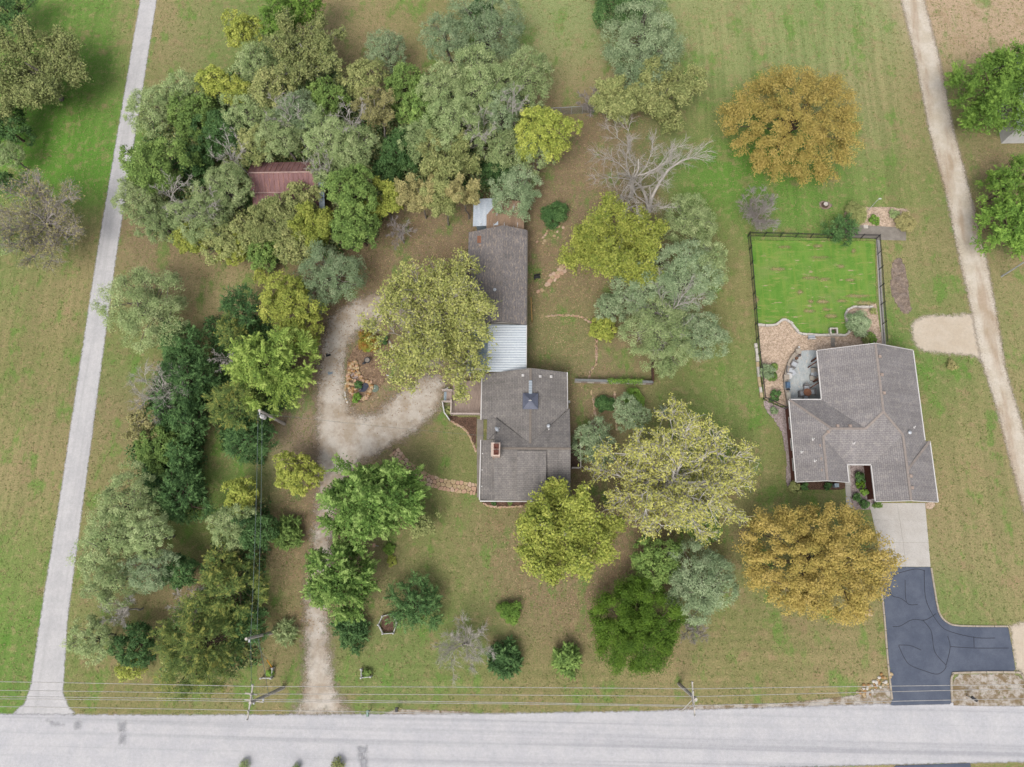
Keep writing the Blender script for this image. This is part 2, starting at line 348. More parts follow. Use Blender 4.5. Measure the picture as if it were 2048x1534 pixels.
# looping drive of the left-hand house
dl = smoothline(W([(585, 1432), (604, 1400), (610, 1330), (608, 1240), (618, 1150), (628, 1060), (634, 980), (632, 900), (634, 820), (638, 740), (644, 690), (658, 640), (700, 604), (745, 588)]), 4)
dr = smoothline(W([(705, 1432), (676, 1390), (662, 1330), (656, 1240), (664, 1150), (668, 1060), (684, 985), (716, 932), (785, 892), (850, 846), (886, 800), (884, 750), (836, 752), (790, 790), (750, 826), (712, 826), (692, 790), (690, 735), (704, 680), (738, 652), (785, 648), (815, 680), (825, 730), (880, 735), (900, 660), (830, 590), (745, 588)]), 4)
sheet('looping_drive', [[tuple(q[:2]) for q in dl+dr[::-1]]], m_drive, .0085, .3, 2.2, 'worn gravel driveway looping round a garden island')
n = N('asphalt'); p = n.pos()
col = n.mix(n.smooth(n.noise(p, .35, 5, .7), .35, .68), A(82, 90, 107), A(100, 107, 122)); col = n.mix(1.0, col, n.ramp(n.noise(p, 20, 4, .8), [(.3, (.82,)*3), (.7, (1.2,)*3)]), 'MULTIPLY')
col = n.mix(n.math('MULTIPLY', n.smooth(n.noise(p, 2.2, 6, .8), .62, .72), .5), col, A(128, 132, 142)); n.bump(n.noise(p, 30, 2), .3, .02)
m_asph = frayed(n, col, -.05, .05, .12, 5, .8)
asph = W([(1762, 1134), (1861, 1134), (1868, 1180), (1874, 1215), (1880, 1232), (1894, 1246), (1920, 1253), (2016, 1254), (2023, 1290), (2031, 1342), (1915, 1344), (1904, 1350), (1901, 1362), (1903, 1408), (1780, 1411), (1785, 1398), (1778, 1330), (1770, 1230)])
sheet('asphalt_drive', [[q[:2] for q in asph]], m_asph, .021, .25, .3, 'dark blue-grey sealed asphalt driveway with a side spur')
sheet('asphalt_apron', [[q[:2] for q in W([(1788, 1531), (1940, 1526), (1962, 1640), (1800, 1650)])]], m_asph, .021, .25, .3, 'asphalt driveway mouth on the far side of the road')
m_seal = mottled('crack_sealant', A(40, 44, 56), A(48, 52, 64), 3, 20, .6, .1)
cracks = [[(1790, 1150), (1775, 1165), (1783, 1190), (1800, 1196), (1812, 1204)], [(1785, 1253), (1800, 1252), (1825, 1239), (1850, 1240), (1872, 1227)], [(1845, 1240), (1862, 1262), (1868, 1300), (1880, 1318), (1892, 1333), (1876, 1348), (1850, 1342), (1820, 1330), (1808, 1315), (1797, 1291)], [(1797, 1290), (1820, 1291), (1842, 1300)], [(1848, 1140), (1850, 1190), (1860, 1220), (1880, 1250), (1900, 1263), (1950, 1275), (1990, 1276)], [(1895, 1272), (1900, 1295), (1892, 1330)], [(1900, 1293), (1950, 1296), (2018, 1296)], [(1947, 1273), (1948, 1295)], [(1790, 1148), (1830, 1138), (1850, 1142)], [(1810, 1160), (1813, 1205), (1835, 1209)]]
for i, c in enumerate(cracks):
    m = MB(); q = smoothline(W(c), 4); w_ = .032
    for k in range(len(q)-1):
        d = q[k+1]-q[k]; d /= np.linalg.norm(d)+1e-9; s = np.array([-d[1], d[0], 0])*w_
        m.face([q[k]-s+[0, 0, .026], q[k+1]-s+[0, 0, .026], q[k+1]+s+[0, 0, .026], q[k]+s+[0, 0, .026]])
    m.build('crack_seal', m_seal, bpy.data.objects['asphalt_drive'])
m_conc = mottled('pale_concrete', A(208, 203, 196), A(198, 192, 184), .8, 18, .9, .15)
m_concd = mottled('grey_concrete', A(158, 150, 140), A(140, 132, 122), 1.2, 16, .9, .2)
def slab(name, pts, mat, z0, z1, label, kind='structure', cat=None, world=False):
    m = MB(); q = pts if world else W(pts)
    if sum(q[i][0]*q[(i+1) % len(q)][1]-q[(i+1) % len(q)][0]*q[i][1] for i in range(len(q))) < 0: q = q[::-1]
    SHEETS.append([tuple(k[:2]) for k in q]); m.prism(q, z0, z1); return m.build(name, mat, None, label, cat, None, kind)
# concrete apron of four cast panels
drv = thing('concrete_drive', 'pale concrete driveway in front of the garage', None); drv['kind'] = 'structure'
del drv['label']; drv['label'] = 'pale concrete driveway in front of the garage'
L_ = W([(1733, 1020), (1742, 1034), (1750, 1060), (1756, 1090), (1760, 1133)]); 
def lerp(a, b, t): return np.array(a)*(1-t)+np.array(b)*t
Lx = [P(1738, 1006)[:2], P(1746, 1040)[:2], P(1756, 1085)[:2], P(1761, 1133.5)[:2]]; Rx = [P(1850, 1006)[:2], P(1853, 1040)[:2], P(1857, 1085)[:2], P(1861, 1133.5)[:2]]
SHEETS.append([tuple(k) for k in Lx]+[tuple(k) for k in Rx[::-1]]); SHEETS.append([q[:2] for q in W([(1686, 926), (1702, 926), (1708, 1018), (1692, 1018)])])
for i in range(3):
    for j in range(2):
        q = [lerp(Lx[i], Rx[i], j/2), lerp(Lx[i], Rx[i], (j+1)/2), lerp(Lx[i+1], Rx[i+1], (j+1)/2), lerp(Lx[i+1], Rx[i+1], j/2)]
        c = sum(q)/4; q = [c+(k-c)*.994 for k in q][::-1]
        MB().prism(q, -.05, .03).build('slab', m_conc, drv)
wk = thing('front_walk', 'narrow pale concrete walk leading to the front court', None); wk['kind'] = 'structure'
for y0, y1 in ((928, 950), (950, 972), (972, 994), (994, 1016)):
    q = W([(1688+(y0-928)*.05, y0), (1699+(y0-928)*.02, y0), (1700+(y1-928)*.06, y1-.6), (1688+(y1-928)*.06, y1-.6)]); MB().prism(q[::-1], -.05, .034).build('slab', m_conc, wk)
for pts in ([(238, 1446), (252, 1446), (252, 1462), (240, 1464)], [(240, 1470), (250, 1470), (250, 1486), (240, 1487)], [(716, 1494), (734, 1494), (734, 1512), (717, 1512)], [(720, 1514), (734, 1514), (736, 1545), (720, 1545)], [(96, 1440), (112, 1446), (126, 1450), (110, 1450)], [(150, 1442), (160, 1442), (160, 1456), (152, 1456)]):
    n_t = MATS.get('tar_stain')
    if n_t is None:
        n = N('tar_stain'); MATS['tar_stain'] = n_t = frayed(n, n.mix(n.noise(n.pos(), 6, 4), A(168, 168, 172), A(184, 184, 188)), -.3, .5, 1.0, 1.3)
    sheet('tar_stain', [[q[:2] for q in W(pts)]], n_t, .018, .2, .5, None, None, None, bpy.data.objects['street'])
# kerb stones round the drive spur and the verge island
m_kerb = mottled('kerb_stone', A(196, 184, 166), A(176, 162, 144), 3, 18, .95, .4)
kb = thing('drive_kerb', 'thin tan stone kerb along the inside curve of the asphalt', 'kerb', tuple(P(1880, 1235)))
for line in ([(1862, 1136), (1869, 1180), (1875, 1214), (1881, 1231), (1895, 1245), (1921, 1251.5), (2016, 1252.5)], [(1760.5, 1160), (1768, 1230), (1776, 1330), (1784, 1399)]):
    q = smoothline(W(line), 3)
    for k in range(len(q)-1): MB().beam(q[k]+[0, 0, .04], q[k]*.04+q[k+1]*.96+[0, 0, .04], .16, .12).build('kerb_block', m_kerb, kb)
kb = thing('island_kerb', 'rounded stone kerb enclosing the small verge island by the road', 'kerb', tuple(P(1960, 1370)))
q = smoothline(W([(1904, 1404), (1902, 1362), (1905, 1350), (1916, 1345.5), (2030, 1344.5), (2044, 1351), (2052, 1372), (2056, 1404)]), 4)
for k in range(len(q)-1): MB().beam(q[k]+[0, 0, .05], q[k]*.04+q[k+1]*.96+[0, 0, .05], .2, .14).build('kerb_block', m_kerb, kb)
n = N('verge_soil'); p = n.pos()
col = n.mix(n.smooth(n.noise(p, 1.0, 6, .75), .40, .6), A(136, 116, 86), A(196, 188, 178)); col = n.mix(n.smooth(n.noise(p, 2.2, 5, .7), .58, .68), col, A(112, 116, 62)); n.bump(n.noise(p, 14, 4), .5, .05)
m_verge = frayed(n, col, -.1, .1, .5)
sheet('verge_island', [[q[:2] for q in W([(1906, 1412), (1905, 1362), (1918, 1348), (2028, 1347), (2048, 1360), (2052, 1412)])]], m_verge, .016, .25, .2, 'dry stony verge island inside the stone kerb')
sheet('verge_gravel', [[q[:2] for q in W([(1300, 1425), (1400, 1410), (1560, 1407), (1700, 1392), (1780, 1372), (1785, 1414), (1500, 1419)])], [q[:2] for q in W([(760, 1432), (790, 1419), (900, 1421), (1000, 1429)])]], m_verge, .0042, .3, .6, 'dusty gravelly verge along the road edge')
sheet('spur_gravel', [[q[:2] for q in W([(2018, 1252), (2060, 1240), (2120, 1240), (2130, 1420), (2060, 1420), (2046, 1350), (2032, 1343)])]], m_pad, .0065, .3, .4, 'pale gravel where the side drive meets the asphalt spur')

# ------------------------------------------------------------------ building materials
def shingle_mat(name, c1, c2, c3, streak=.0, moss=None):
    n = N(name); uv = n.new('ShaderNodeUVMap').outputs[0]
    b = n.new('ShaderNodeTexBrick'); b.offset = .37; b.squash = 1.0
    for k, v in (('Scale', 1.0), ('Mortar Size', .016), ('Mortar Smooth', .4), ('Bias', .0), ('Brick Width', .4), ('Row Height', .2)): b.inputs[k].default_value = v
    b.inputs['Color1'].default_value = c1; b.inputs['Color2'].default_value = c2; b.inputs['Mortar'].default_value = tuple(v*.5 for v in c1[:3])+(1,)
    n.l.new(uv, b.inputs['Vector']); col = b.outputs['Color']
    col = n.mix(n.math('MULTIPLY', n.smooth(n.noise(n.mapv(uv, (2.6, 1.4, 1)), 1.0, 4, .7), .5, .66), .55), col, c3)
    if streak: col = n.mix(n.math('MULTIPLY', n.smooth(n.noise(n.mapv(uv, (1.9, 6.5, 1)), 1.0, 3, .6, .6), .53, .62), streak), col, A(176, 160, 146))
    col = n.mix(1.0, col, n.ramp(n.noise(uv, .35, 4, .6), [(.3, (.9,)*3), (.7, (1.09,)*3)]), 'MULTIPLY')
    col = n.mix(1.0, col, n.ramp(n.noise(n.mapv(uv, (1.1, .12, 1)), 1.0, 4, .6), [(.3, (.84,)*3), (.65, (1.06,)*3)]), 'MULTIPLY')
    col = n.mix(1.0, col, n.ramp(n.noise(uv, 9, 4, .8), [(.3, (.8,)*3), (.7, (1.2,)*3)]), 'MULTIPLY')
    n.bump(n.math('ADD', b.outputs['Fac'], n.noise(uv, 14, 3)), .35, .02)
    return n.fin(col, .95, 0, .15)
m_shR = shingle_mat('shingle_mauve_grey', A(150, 145, 145), A(163, 157, 155), A(176, 168, 162))
m_shL = shingle_mat('shingle_brown_grey', A(136, 131, 128), A(150, 144, 139), A(164, 156, 149))
m_shM = shingle_mat('shingle_weathered', A(132, 127, 126), A(146, 139, 136), A(154, 146, 141), streak=.8)
m_white = mottled('white_paint', A(226, 224, 220), A(214, 212, 208), 2, 20, .6, .05)
m_trim = mottled('white_gutter', A(232, 228, 224), A(222, 218, 214), 2, 20, .5, .05)
m_brick = mottled('red_brown_brick', A(124, 76, 62), A(104, 62, 52), 2.5, 12, .9, .3)
m_siding = mottled('pale_siding', A(206, 200, 190), A(196, 190, 180), 1.5, 14, .8, .1, stretch=(1, 1, 6))
m_stonew = mottled('tan_stone_wall', A(176, 160, 138), A(150, 134, 114), 2.5, 10, .95, .5)
n_ = N('window_glass'); m_glass = n_.fin((.03, .04, .05, 1), .08, 0, .5)
m_metal = mottled('white_metal_roof', A(244, 250, 253), A(226, 234, 240), .7, 10, .45, .05, stretch=(.5, 3, 1))
m_metalb = mottled('blue_grey_metal', A(160, 176, 186), A(142, 158, 170), .8, 10, .5, .05)
m_purple = mottled('plum_metal_roof', A(112, 90, 98), A(98, 78, 86), 1, 10, .5, .05)
m_wood = mottled('weathered_wood', A(190, 170, 156), A(158, 138, 126), 3, 14, .95, .4, stretch=(5, .5, 1))
m_woodr = mottled('red_brown_wood', A(132, 84, 64), A(110, 68, 52), 2, 14, .9, .3)
m_pole = mottled('grey_pole_wood', A(222, 214, 204), A(200, 190, 180), 3, 12, .95, .3, stretch=(3, 3, .4))
m_black = mottled('black_metal', A(44, 44, 48), A(54, 54, 58), 4, 20, .5, .05)
m_steel = mottled('galvanised_steel', A(214, 218, 222), A(196, 200, 206), 4, 20, .4, .05, metal=.3)
def rust(name, c1, c2, c3):
    n = N(name); p = n.pos(); q = n.mapv(p, (3, .5, 1))
    col = n.mix(n.smooth(n.noise(q, 1.0, 5), .4, .6), c1, c2); col = n.mix(n.smooth(n.noise(q, 1.6, 5, .7), .60, .68), col, c3)
    col = n.mix(1.0, col, n.ramp(n.noise(p, 9, 4, .7), [(.3, (.8,)*3), (.7, (1.2,)*3)]), 'MULTIPLY'); return n.fin(col, .8, 0, .3)
m_rust = rust('rusty_red_metal', A(150, 112, 110), A(134, 98, 98), A(186, 136, 108))
m_shed = rust('white_shed_metal', A(214, 222, 230), A(198, 208, 218), A(168, 150, 130))

def roof_planes(m, planes, th=.16):
    for pl in planes:
        q = [np.array(p, float) for p in pl]; nrm = np.zeros(3)
        for i in range(len(q)): nrm += np.cross(q[i], q[(i+1) % len(q)])
        if nrm[2] < 0: q = q[::-1]; nrm = -nrm
        nrm /= np.linalg.norm(nrm); h = np.cross((0, 0, 1.0), nrm); h = h/np.linalg.norm(h) if np.linalg.norm(h) > 1e-3 else np.array([1.0, 0, 0]); u = np.cross(nrm, h)
        m.face(q, [(float(p @ h), float(p @ u)) for p in q]); lo = [p-[0, 0, th] for p in q]; m.face(lo[::-1])
        for i in range(len(q)): j = (i+1) % len(q); m.face([q[i], lo[i], lo[j], q[j]])
    return m
def window(parent, c, w, h, axis, mat=None):
    """axis: outward direction +x/-x/+y/-y"""
    s = {'-x': (-1, 0), '+x': (1, 0), '-y': (0, -1), '+y': (0, 1)}[axis]; x, y, z = c
    dim = (lambda d, a, b: (d, a, b)) if s[0] else (lambda d, a, b: (a, d, b))
    f = MB()
    for dz in (-h/2, h/2): f.box((x+s[0]*.02, y+s[1]*.02, z+dz), dim(.08, w+.1, .08))
    for dw in (-w/2, w/2): f.box((x+s[0]*.02+(0 if s[0] else dw), y+s[1]*.02+(dw if s[0] else 0), z), dim(.074, .08, h-.06))
    f.box((x+s[0]*.02, y+s[1]*.02, z), dim(.05, w-.06, .05))
    fr = f.build('window', mat or m_trim, parent)
    MB().box((x+s[0]*.005, y+s[1]*.005, z), dim(.02, w-.04, h-.04)).build('pane', m_glass, fr)
def door(parent, c, w, h, axis, mat):
    s = {'-x': (-1, 0), '+x': (1, 0), '-y': (0, -1), '+y': (0, 1)}[axis]; x, y, z = c
    dim = (lambda d, a, b: (d, a, b)) if s[0] else (lambda d, a, b: (a, d, b))
    d = MB().box((x+s[0]*.03, y+s[1]*.03, z), dim(.06, w, h)).build('door', mat, parent)
    MB().blob((x+s[0]*.09+(0 if s[0] else w*.36), y+s[1]*.09+(w*.36 if s[0] else 0), z-.05), (.04, .04, .04), 1).build('handle', m_steel, d)
def vent(parent, x, y, z, kind='pipe'):
    if kind == 'pipe': MB().tube([(x, y, z-.1), (x, y, z+.35)], .06, 8).box((x, y, z+.0), (.28, .28, .05)).build('vent_pipe', m_trim, parent)
    elif kind == 'cap': MB().tube([(x, y, z-.1), (x, y, z+.3), (x, y, z+.31), (x, y, z+.4)], [.1, .1, .2, .06], 10).build('vent_cap', m_steel, parent)
    else: MB().box((x, y, z+.08), (.34, .34, .16), 0, .8).build('roof_vent', m_boxv, parent)
m_boxv = mottled('tan_vent', A(182, 162, 148), A(170, 152, 140), 3, 20, .7, .05)

# ------------------------------------------------------------------ right-hand house
rh = thing('ranch_house', 'house with mauve-grey hip-and-gable roof next to the fenced bright lawn', 'house', (33.5, 15, 0))
E_ = 3.0
RHP = [[(26.4, 17.8, 3), (29.9, 14.3, 4.75), (33.4, 14.3, 4.75), (29.9, 17.8, 3)],
 [(29.9, 23.4, 3), (29.9, 17.8, 3), (33.4, 14.3, 4.75), (35.05, 15.95, 5.575), (35.05, 23.4, 5.575)],
 [(40.2, 23.4, 3), (35.05, 23.4, 5.575), (35.05, 15.95, 5.575), (37.3, 13.7, 4.45), (37.3, 10.2, 4.45), (40.2, 13.3, 3)],
 [(31.8, 10.8, 3), (34.4, 10.8, 3), (37.3, 13.7, 4.45), (35.05, 15.95, 5.575), (33.4, 14.3, 4.75), (29.9, 14.3, 4.75), (29.1, 13.5, 4.35)],
 [(26.4, 8.9, 3), (26.4, 17.8, 3), (29.9, 14.3, 4.75), (29.1, 13.5, 4.35), (29.1, 8.9, 4.35)],
 [(31.8, 8.9, 3), (29.1, 8.9, 4.35), (29.1, 13.5, 4.35), (31.8, 10.8, 3)],
 [(34.4, 6.9, 3), (37.3, 6.9, 4.45), (37.3, 13.7, 4.45), (34.4, 10.8, 3)],
 [(40.7, 13.3, 3), (37.3, 10.0, 4.45), (37.3, 6.9, 4.45), (40.7, 6.9, 3)],
 [(40.2, 13.3, 3.0), (37.3, 10.2, 4.45), (37.3, 10.0, 4.45), (40.7, 13.3, 3.0)]]
rr = roof_planes(MB(), RHP).build('roof', m_shR, rh)
m_cap = mottled('ridge_cap', A(168, 156, 148), A(156, 145, 138), 3, 14, .95, .2)
def caps(parent, lines, mat):
    for a, b in lines:
        c = MB(); a = np.array(a, float); b = np.array(b, float); k = max(1, int(np.linalg.norm(b-a)/.3))
        for i in range(k): c.beam(a+(b-a)*i/k+[0, 0, .012], a+(b-a)*(i+1.06)/k+[0, 0, .02], .24, .03)
        c.build('ridge_cap', mat, parent)
caps(rr, [((35.05, 23.4, 5.575), (35.05, 15.95, 5.575)), ((35.05, 15.95, 5.575), (33.4, 14.3, 4.75)), ((35.05, 15.95, 5.575), (37.3, 13.7, 4.45)), ((29.9, 14.3, 4.75), (33.4, 14.3, 4.75)), ((26.4, 17.8, 3), (29.9, 14.3, 4.75)), ((29.9, 14.3, 4.75), (29.1, 13.5, 4.35)), ((29.1, 13.5, 4.35), (29.1, 8.9, 4.35)), ((37.3, 13.7, 4.45), (37.3, 6.9, 4.45)), ((40.7, 13.3, 3), (37.3, 10.0, 4.45))], m_cap)
def gutters(parent, runs, mat=None, w=.11):
    for a, b, off in runs:
        a = np.array(a, float)+np.array(off+(0,))*.06; b = np.array(b, float)+np.array(off+(0,))*.06
        MB().beam(a+[0, 0, -.09], b+[0, 0, -.09], w, .15).build('gutter', mat or m_trim, parent)
gutters(rh, [((26.4, 8.9, 3), (26.4, 17.75, 3), (-1, 0)), ((26.4, 17.8, 3), (29.85, 17.8, 3), (0, 1)), ((29.9, 17.95, 3), (29.9, 23.4, 3), (-1, 0)), ((40.2, 13.4, 3), (40.2, 23.4, 3), (1, 0)), ((40.7, 6.9, 3), (40.7, 13.3, 3), (1, 0)), ((31.85, 10.8, 3), (34.35, 10.8, 3), (0, -1)), ((34.4, 6.9, 3), (34.4, 10.7, 3), (-1, 0)), ((31.8, 8.9, 3), (31.8, 10.7, 3), (1, 0))])
MB().beam((26.4, 8.86, 2.95), (29.1, 8.86, 4.3), .06, .2).beam((31.8, 8.86, 2.95), (29.1, 8.86, 4.3), .06, .2).build('fascia', m_trim, rh)
MB().beam((34.4, 6.86, 2.95), (37.3, 6.86, 4.4), .06, .2).beam((40.7, 6.86, 2.95), (37.3, 6.86, 4.4), .06, .2).build('fascia', m_trim, rh)
MB().beam((29.9, 23.44, 2.95), (35.05, 23.44, 5.52), .06, .2).beam((40.2, 23.44, 2.95), (35.05, 23.44, 5.52), .06, .2).build('fascia', m_trim, rh)
foot = [(26.85, 9.35), (31.35, 9.35), (31.35, 11.25), (34.85, 11.25), (34.85, 7.35), (40.2, 7.35), (40.2, 13.0), (39.75, 13.0), (39.75, 22.9), (31.6, 22.9), (31.6, 17.35), (26.85, 17.35)]
MB().prism(foot, 0, 2.84).build('wall', m_brick, rh)
for x0, x1, xm, y, zt in ((31.6, 39.75, 35.05, 22.9, 5.2), (26.85, 31.35, 29.1, 9.35, 4.05), (34.85, 40.2, 37.3, 7.35, 4.15)):
    s = -.12 if y > 20 else .12
    MB().hexa([(x0, y+s, 2.85), (x1, y+s, 2.85), (xm, y+s, zt)][::1 if s > 0 else -1], [(x0, y, 2.85), (x1, y, 2.85), (xm, y, zt)][::1 if s > 0 else -1]).build('gable', m_siding, rh)
for y in (11.0, 13.2, 15.6): window(rh, (26.85, y, 1.6), 1.3, 1.2, '-x')
window(rh, (29.1, 9.35, 1.6), 1.8, 1.3, '-y'); window(rh, (33.4, 11.25, 1.6), 1.0, 1.3, '-y'); door(rh, (32.2, 11.25, 1.05), .95, 2.05, '-y', m_woodr)
for y in (15.0, 18.0, 21.0): window(rh, (39.75, y, 1.6), 1.3, 1.2, '+x')
window(rh, (35.7, 22.9, 1.6), 1.6, 1.2, '+y'); window(rh, (31.6, 20.2, 1.3), 1.9, 2.0, '-x')
for i in range(4): MB().box((37.5, 7.33-.006*(i % 2), .35+.56*i), (4.8, .05, .53)).build('garage_door_panel', m_white, rh)
MB().box((31.0, 17.6, 1.42), (.12, .12, 2.84)).build('porch_post', m_woodr, rh); 
MB().box((30.25, 17.95, 1.42), (.14, .14, 2.84)).build('porch_post', m_woodr, rh); MB().box((30.25, 20.6, 1.42), (.14, .14, 2.84)).build('porch_post', m_woodr, rh); MB().box((30.25, 23.0, 1.42), (.14, .14, 2.84)).build('porch_post', m_woodr, rh)
rz = lambda x, y: None
for x, y, z, k in ((28.85, 12.6, 4.05, 'box'), (28.85, 11.2, 4.05, 'box'), (28.8, 10.0, 4.02, 'box'), (30.6, 14.6, 4.6, 'box'), (31.9, 14.6, 4.6, 'box'), (35.4, 22.0, 5.4, 'box'), (35.4, 20.0, 5.4, 'box'), (35.4, 18.0, 5.4, 'box'), (29.6, 14.0, 4.5, 'box'), (37.6, 9.4, 4.3, 'box'), (37.6, 8.2, 4.3, 'box'), (28.2, 13.3, 3.9, 'pipe'), (28.2, 11.0, 3.9, 'pipe'), (27.1, 12.0, 3.35, 'pipe'), (32.3, 12.9, 4.05, 'pipe'), (38.1, 14.0, 4.05, 'cap'), (38.9, 14.7, 3.65, 'pipe')): vent(rh, x, y, z, k)

# ------------------------------------------------------------------ left-hand house
lh = thing('farm_house', 'house with brown-grey shingle roof, cupola cap and wide brick chimney', 'house', (-2.4, 13.5, 0))
LHP = [[(-5.7, 6.7, 3), (2.45, 6.7, 3), (2.45, 12, 5), (-5.7, 12, 5)],                       # south slope
 [(2.45, 12, 5), (2.45, 16.8, 3.05), (-1.85, 12.55, 4.8), (-5.7, 15.6, 3.5), (-5.7, 12, 5)],   # north slope (cut by valleys)
 [(2.15, 20.95, 3), (-1.85, 20.95, 4.8), (-1.85, 12.55, 4.8), (2.3, 16.75, 2.95)],
 [(-6.25, 20.9, 2.95), (-6.25, 15.5, 2.95), (-1.85, 12.55, 4.8), (-1.85, 20.95, 4.8)],
 [(-7.35, 20.7, 2.7), (-7.35, 15.6, 2.7), (-6.25, 15.6, 2.96), (-6.25, 20.9, 2.96)],
 [(-7.3, 6.7, 2.5), (-5.6, 6.7, 2.8), (-5.6, 13.3, 2.8), (-7.3, 13.3, 2.5)],
 [(-6.7, 13.3, 2.85), (-5.7, 13.3, 3.2), (-5.7, 15.6, 3.25), (-6.7, 15.6, 2.85)]]
lr = roof_planes(MB(), LHP).build('roof', m_shL, lh)
dm = roof_planes(MB(), [[(-3.25, 6.62, 4.15), (-.15, 6.62, 4.15), (-.15, 11.75, 5.1), (-3.25, 11.75, 5.1)]], .14).build('dormer', m_shL, lh)
for x in (-3.12, -.28): MB().hexa([(x-.05, 6.8, 3.0), (x+.05, 6.8, 3.0), (x+.05, 11.6, 4.75), (x-.05, 11.6, 4.75)], [(x-.05, 6.8, 4.03), (x+.05, 6.8, 4.03), (x+.05, 11.6, 4.92), (x-.05, 11.6, 4.92)]).build('dormer_cheek', m_siding, dm)
MB().box((-1.7, 6.82, 3.52), (2.7, .1, .9)).build('dormer_wall', m_siding, dm)
capL = mottled('ridge_cap_brown', A(142, 132, 122), A(132, 122, 113), 3, 14, .95, .2)
caps(lr, [((-5.7, 12, 5), (2.45, 12, 5)), ((-1.85, 20.9, 4.8), (-1.85, 12.6, 4.8))], capL)
gutters(lh, [((2.15, 16.8, 3), (2.15, 20.95, 3), (1, 0)), ((-7.3, 6.66, 2.78), (2.4, 6.66, 3.0), (0, -1)), ((-7.35, 15.6, 2.72), (-7.35, 20.7, 2.72), (-1, 0)), ((-7.3, 6.75, 2.72), (-7.3, 13.3, 2.72), (-1, 0))])
MB().prism([(-5.4, 7.2), (2.05, 7.2), (2.05, 16.3), (1.75, 16.3), (1.75, 20.5), (-6.1, 20.5), (-6.1, 16), (-5.4, 16)], 0, 2.72).build('wall', m_siding, lh)
MB().hexa([(-6.1, 20.5, 2.73), (1.75, 20.5, 2.73), (-1.85, 20.5, 4.5)][::-1], [(-6.1, 20.62, 2.73), (1.75, 20.62, 2.73), (-1.85, 20.62, 4.5)][::-1]).build('gable', m_siding, lh)
for x in (-5.4, 2.05): MB().hexa([(x-.05, 7.4, 2.73), (x+.05, 7.4, 2.73), (x+.05, 16, 2.73), (x-.05, 16, 2.73)], [(x-.05, 11.9, 4.75), (x+.05, 11.9, 4.75), (x+.05, 12.1, 4.75), (x-.05, 12.1, 4.75)]).build('gable', m_siding, lh)
for y in (8.2, 10.0, 11.8): MB().box((-7.15, y, 1.3), (.12, .12, 2.6)).build('porch_post', m_white, lh)
for x in (-4.0, -1.6, .8): window(lh, (x, 7.2, 1.5), 1.2, 1.3, '-y')
for y in (9, 14): window(lh, (2.05, y, 1.5), 1.2, 1.2, '+x')
window(lh, (1.75, 18.6, 1.5), 1.2, 1.2, '+x'); door(lh, (-6.1, 18.2, 1.05), .95, 2.0, '-x', m_woodr); window(lh, (-5.4, 9.2, 1.5), 1.4, 1.3, '-x'); door(lh, (-5.4, 11.2, 1.05), .95, 2.0, '-x', m_woodr)
m_cup = mottled('blue_grey_cap_metal', A(112, 116, 132), A(98, 102, 118), 2, 14, .5, .1)
cu = MB(); cc = (-1.85, 17.2)
cu.hexa([(cc[0]+a*.72, cc[1]+b*.78, 4.55) for a, b in ((-1, -1), (1, -1), (1, 1), (-1, 1))], [(cc[0]+a*.7, cc[1]+b*.76, 4.86) for a, b in ((-1, -1), (1, -1), (1, 1), (-1, 1))])
for i in range(4):
    q = [(-1, -1), (1, -1), (1, 1), (-1, 1)]; a, b = q[i], q[(i+1) % 4]; cu.face([(cc[0]+a[0]*.84, cc[1]+a[1]*.9, 4.84), (cc[0]+b[0]*.84, cc[1]+b[1]*.9, 4.84), (cc[0], cc[1], 5.5)])
cup = cu.build('cupola', m_cup, lh); MB().tube([(cc[0], cc[1], 5.4), (cc[0], cc[1], 5.75)], .03, 6).box((cc[0], cc[1]-.1, 5.62), (.34, .05, .07)).build('finial', m_trim, cup)
rv = MB().box((-1.85, 18.75, 4.86), (.34, 1.5, .12)).build('ridge_vent', m_metalb, lh)
for i in range(8): MB().box((-1.85, 18.12+i*.18, 4.94), (.38, .07, .05)).build('vent_louvre', m_steel, rv)
ch = MB().prism([(-5.85, 11.05), (-5.05, 11.05), (-5.05, 12.35), (-5.85, 12.35)], 3.2, 6.0).build('chimney', mottled('tan_chimney_brick', A(206, 178, 160), A(190, 162, 146), 3, 14, .95, .3), lh)
MB().prism([(-5.93, 10.97), (-4.97, 10.97), (-4.97, 12.43), (-5.93, 12.43)], 6.001, 6.12).build('chimney_cap', mottled('mortar_cap', A(226, 204, 188), A(212, 190, 176), 3, 14, .95, .2), ch)
for y in (11.38, 12.02):
    f = MB()
    for dx, dy, sx, sy in ((-.22, 0, .08, .5), (.22, 0, .08, .5), (0, -.22, .36, .07), (0, .22, .36, .07)): f.box((-5.38+dx, y+dy, 6.24), (sx, sy, .24))
    f.box((-5.38, y, 6.16), (.36, .37, .06)); f.build('flue', mottled('red_clay', A(132, 84, 72), A(116, 72, 62), 4, 14, .9, .2), ch)
for x, y, z, k in ((-5.3, 14.3, 4.0, 'pipe'), (.1, 14.6, 3.95, 'cap'), (.15, 14.2, 4.05, 'pipe'), (-2.7, 20.2, 4.5, 'pipe'), (-.8, 20.1, 4.4, 'pipe'), (.4, 20.2, 3.9, 'pipe')): vent(lh, x, y, z, k)
an = MB()
for a, b in (((-5.6, 13.6, 3.6), (-5.4, 14.0, 5.2)), ((-6.4, 13.3, 3.1), (-5.4, 14.0, 4.6)), ((-5.9, 13.0, 3.4), (-5.4, 14.0, 4.9))): an.tube([a, b], .016, 5)
an.build('antenna_mast', m_black, lh)
MB().tube([(-5.4, 14.05, 5.15), (-5.3, 14.1, 5.25)], [.32, .1], 12).build('satellite_dish', m_steel, lh)
MB().box((-6.6, 6.9, 1.3), (.1, .1, 2.6)).build('downspout', m_trim, lh)
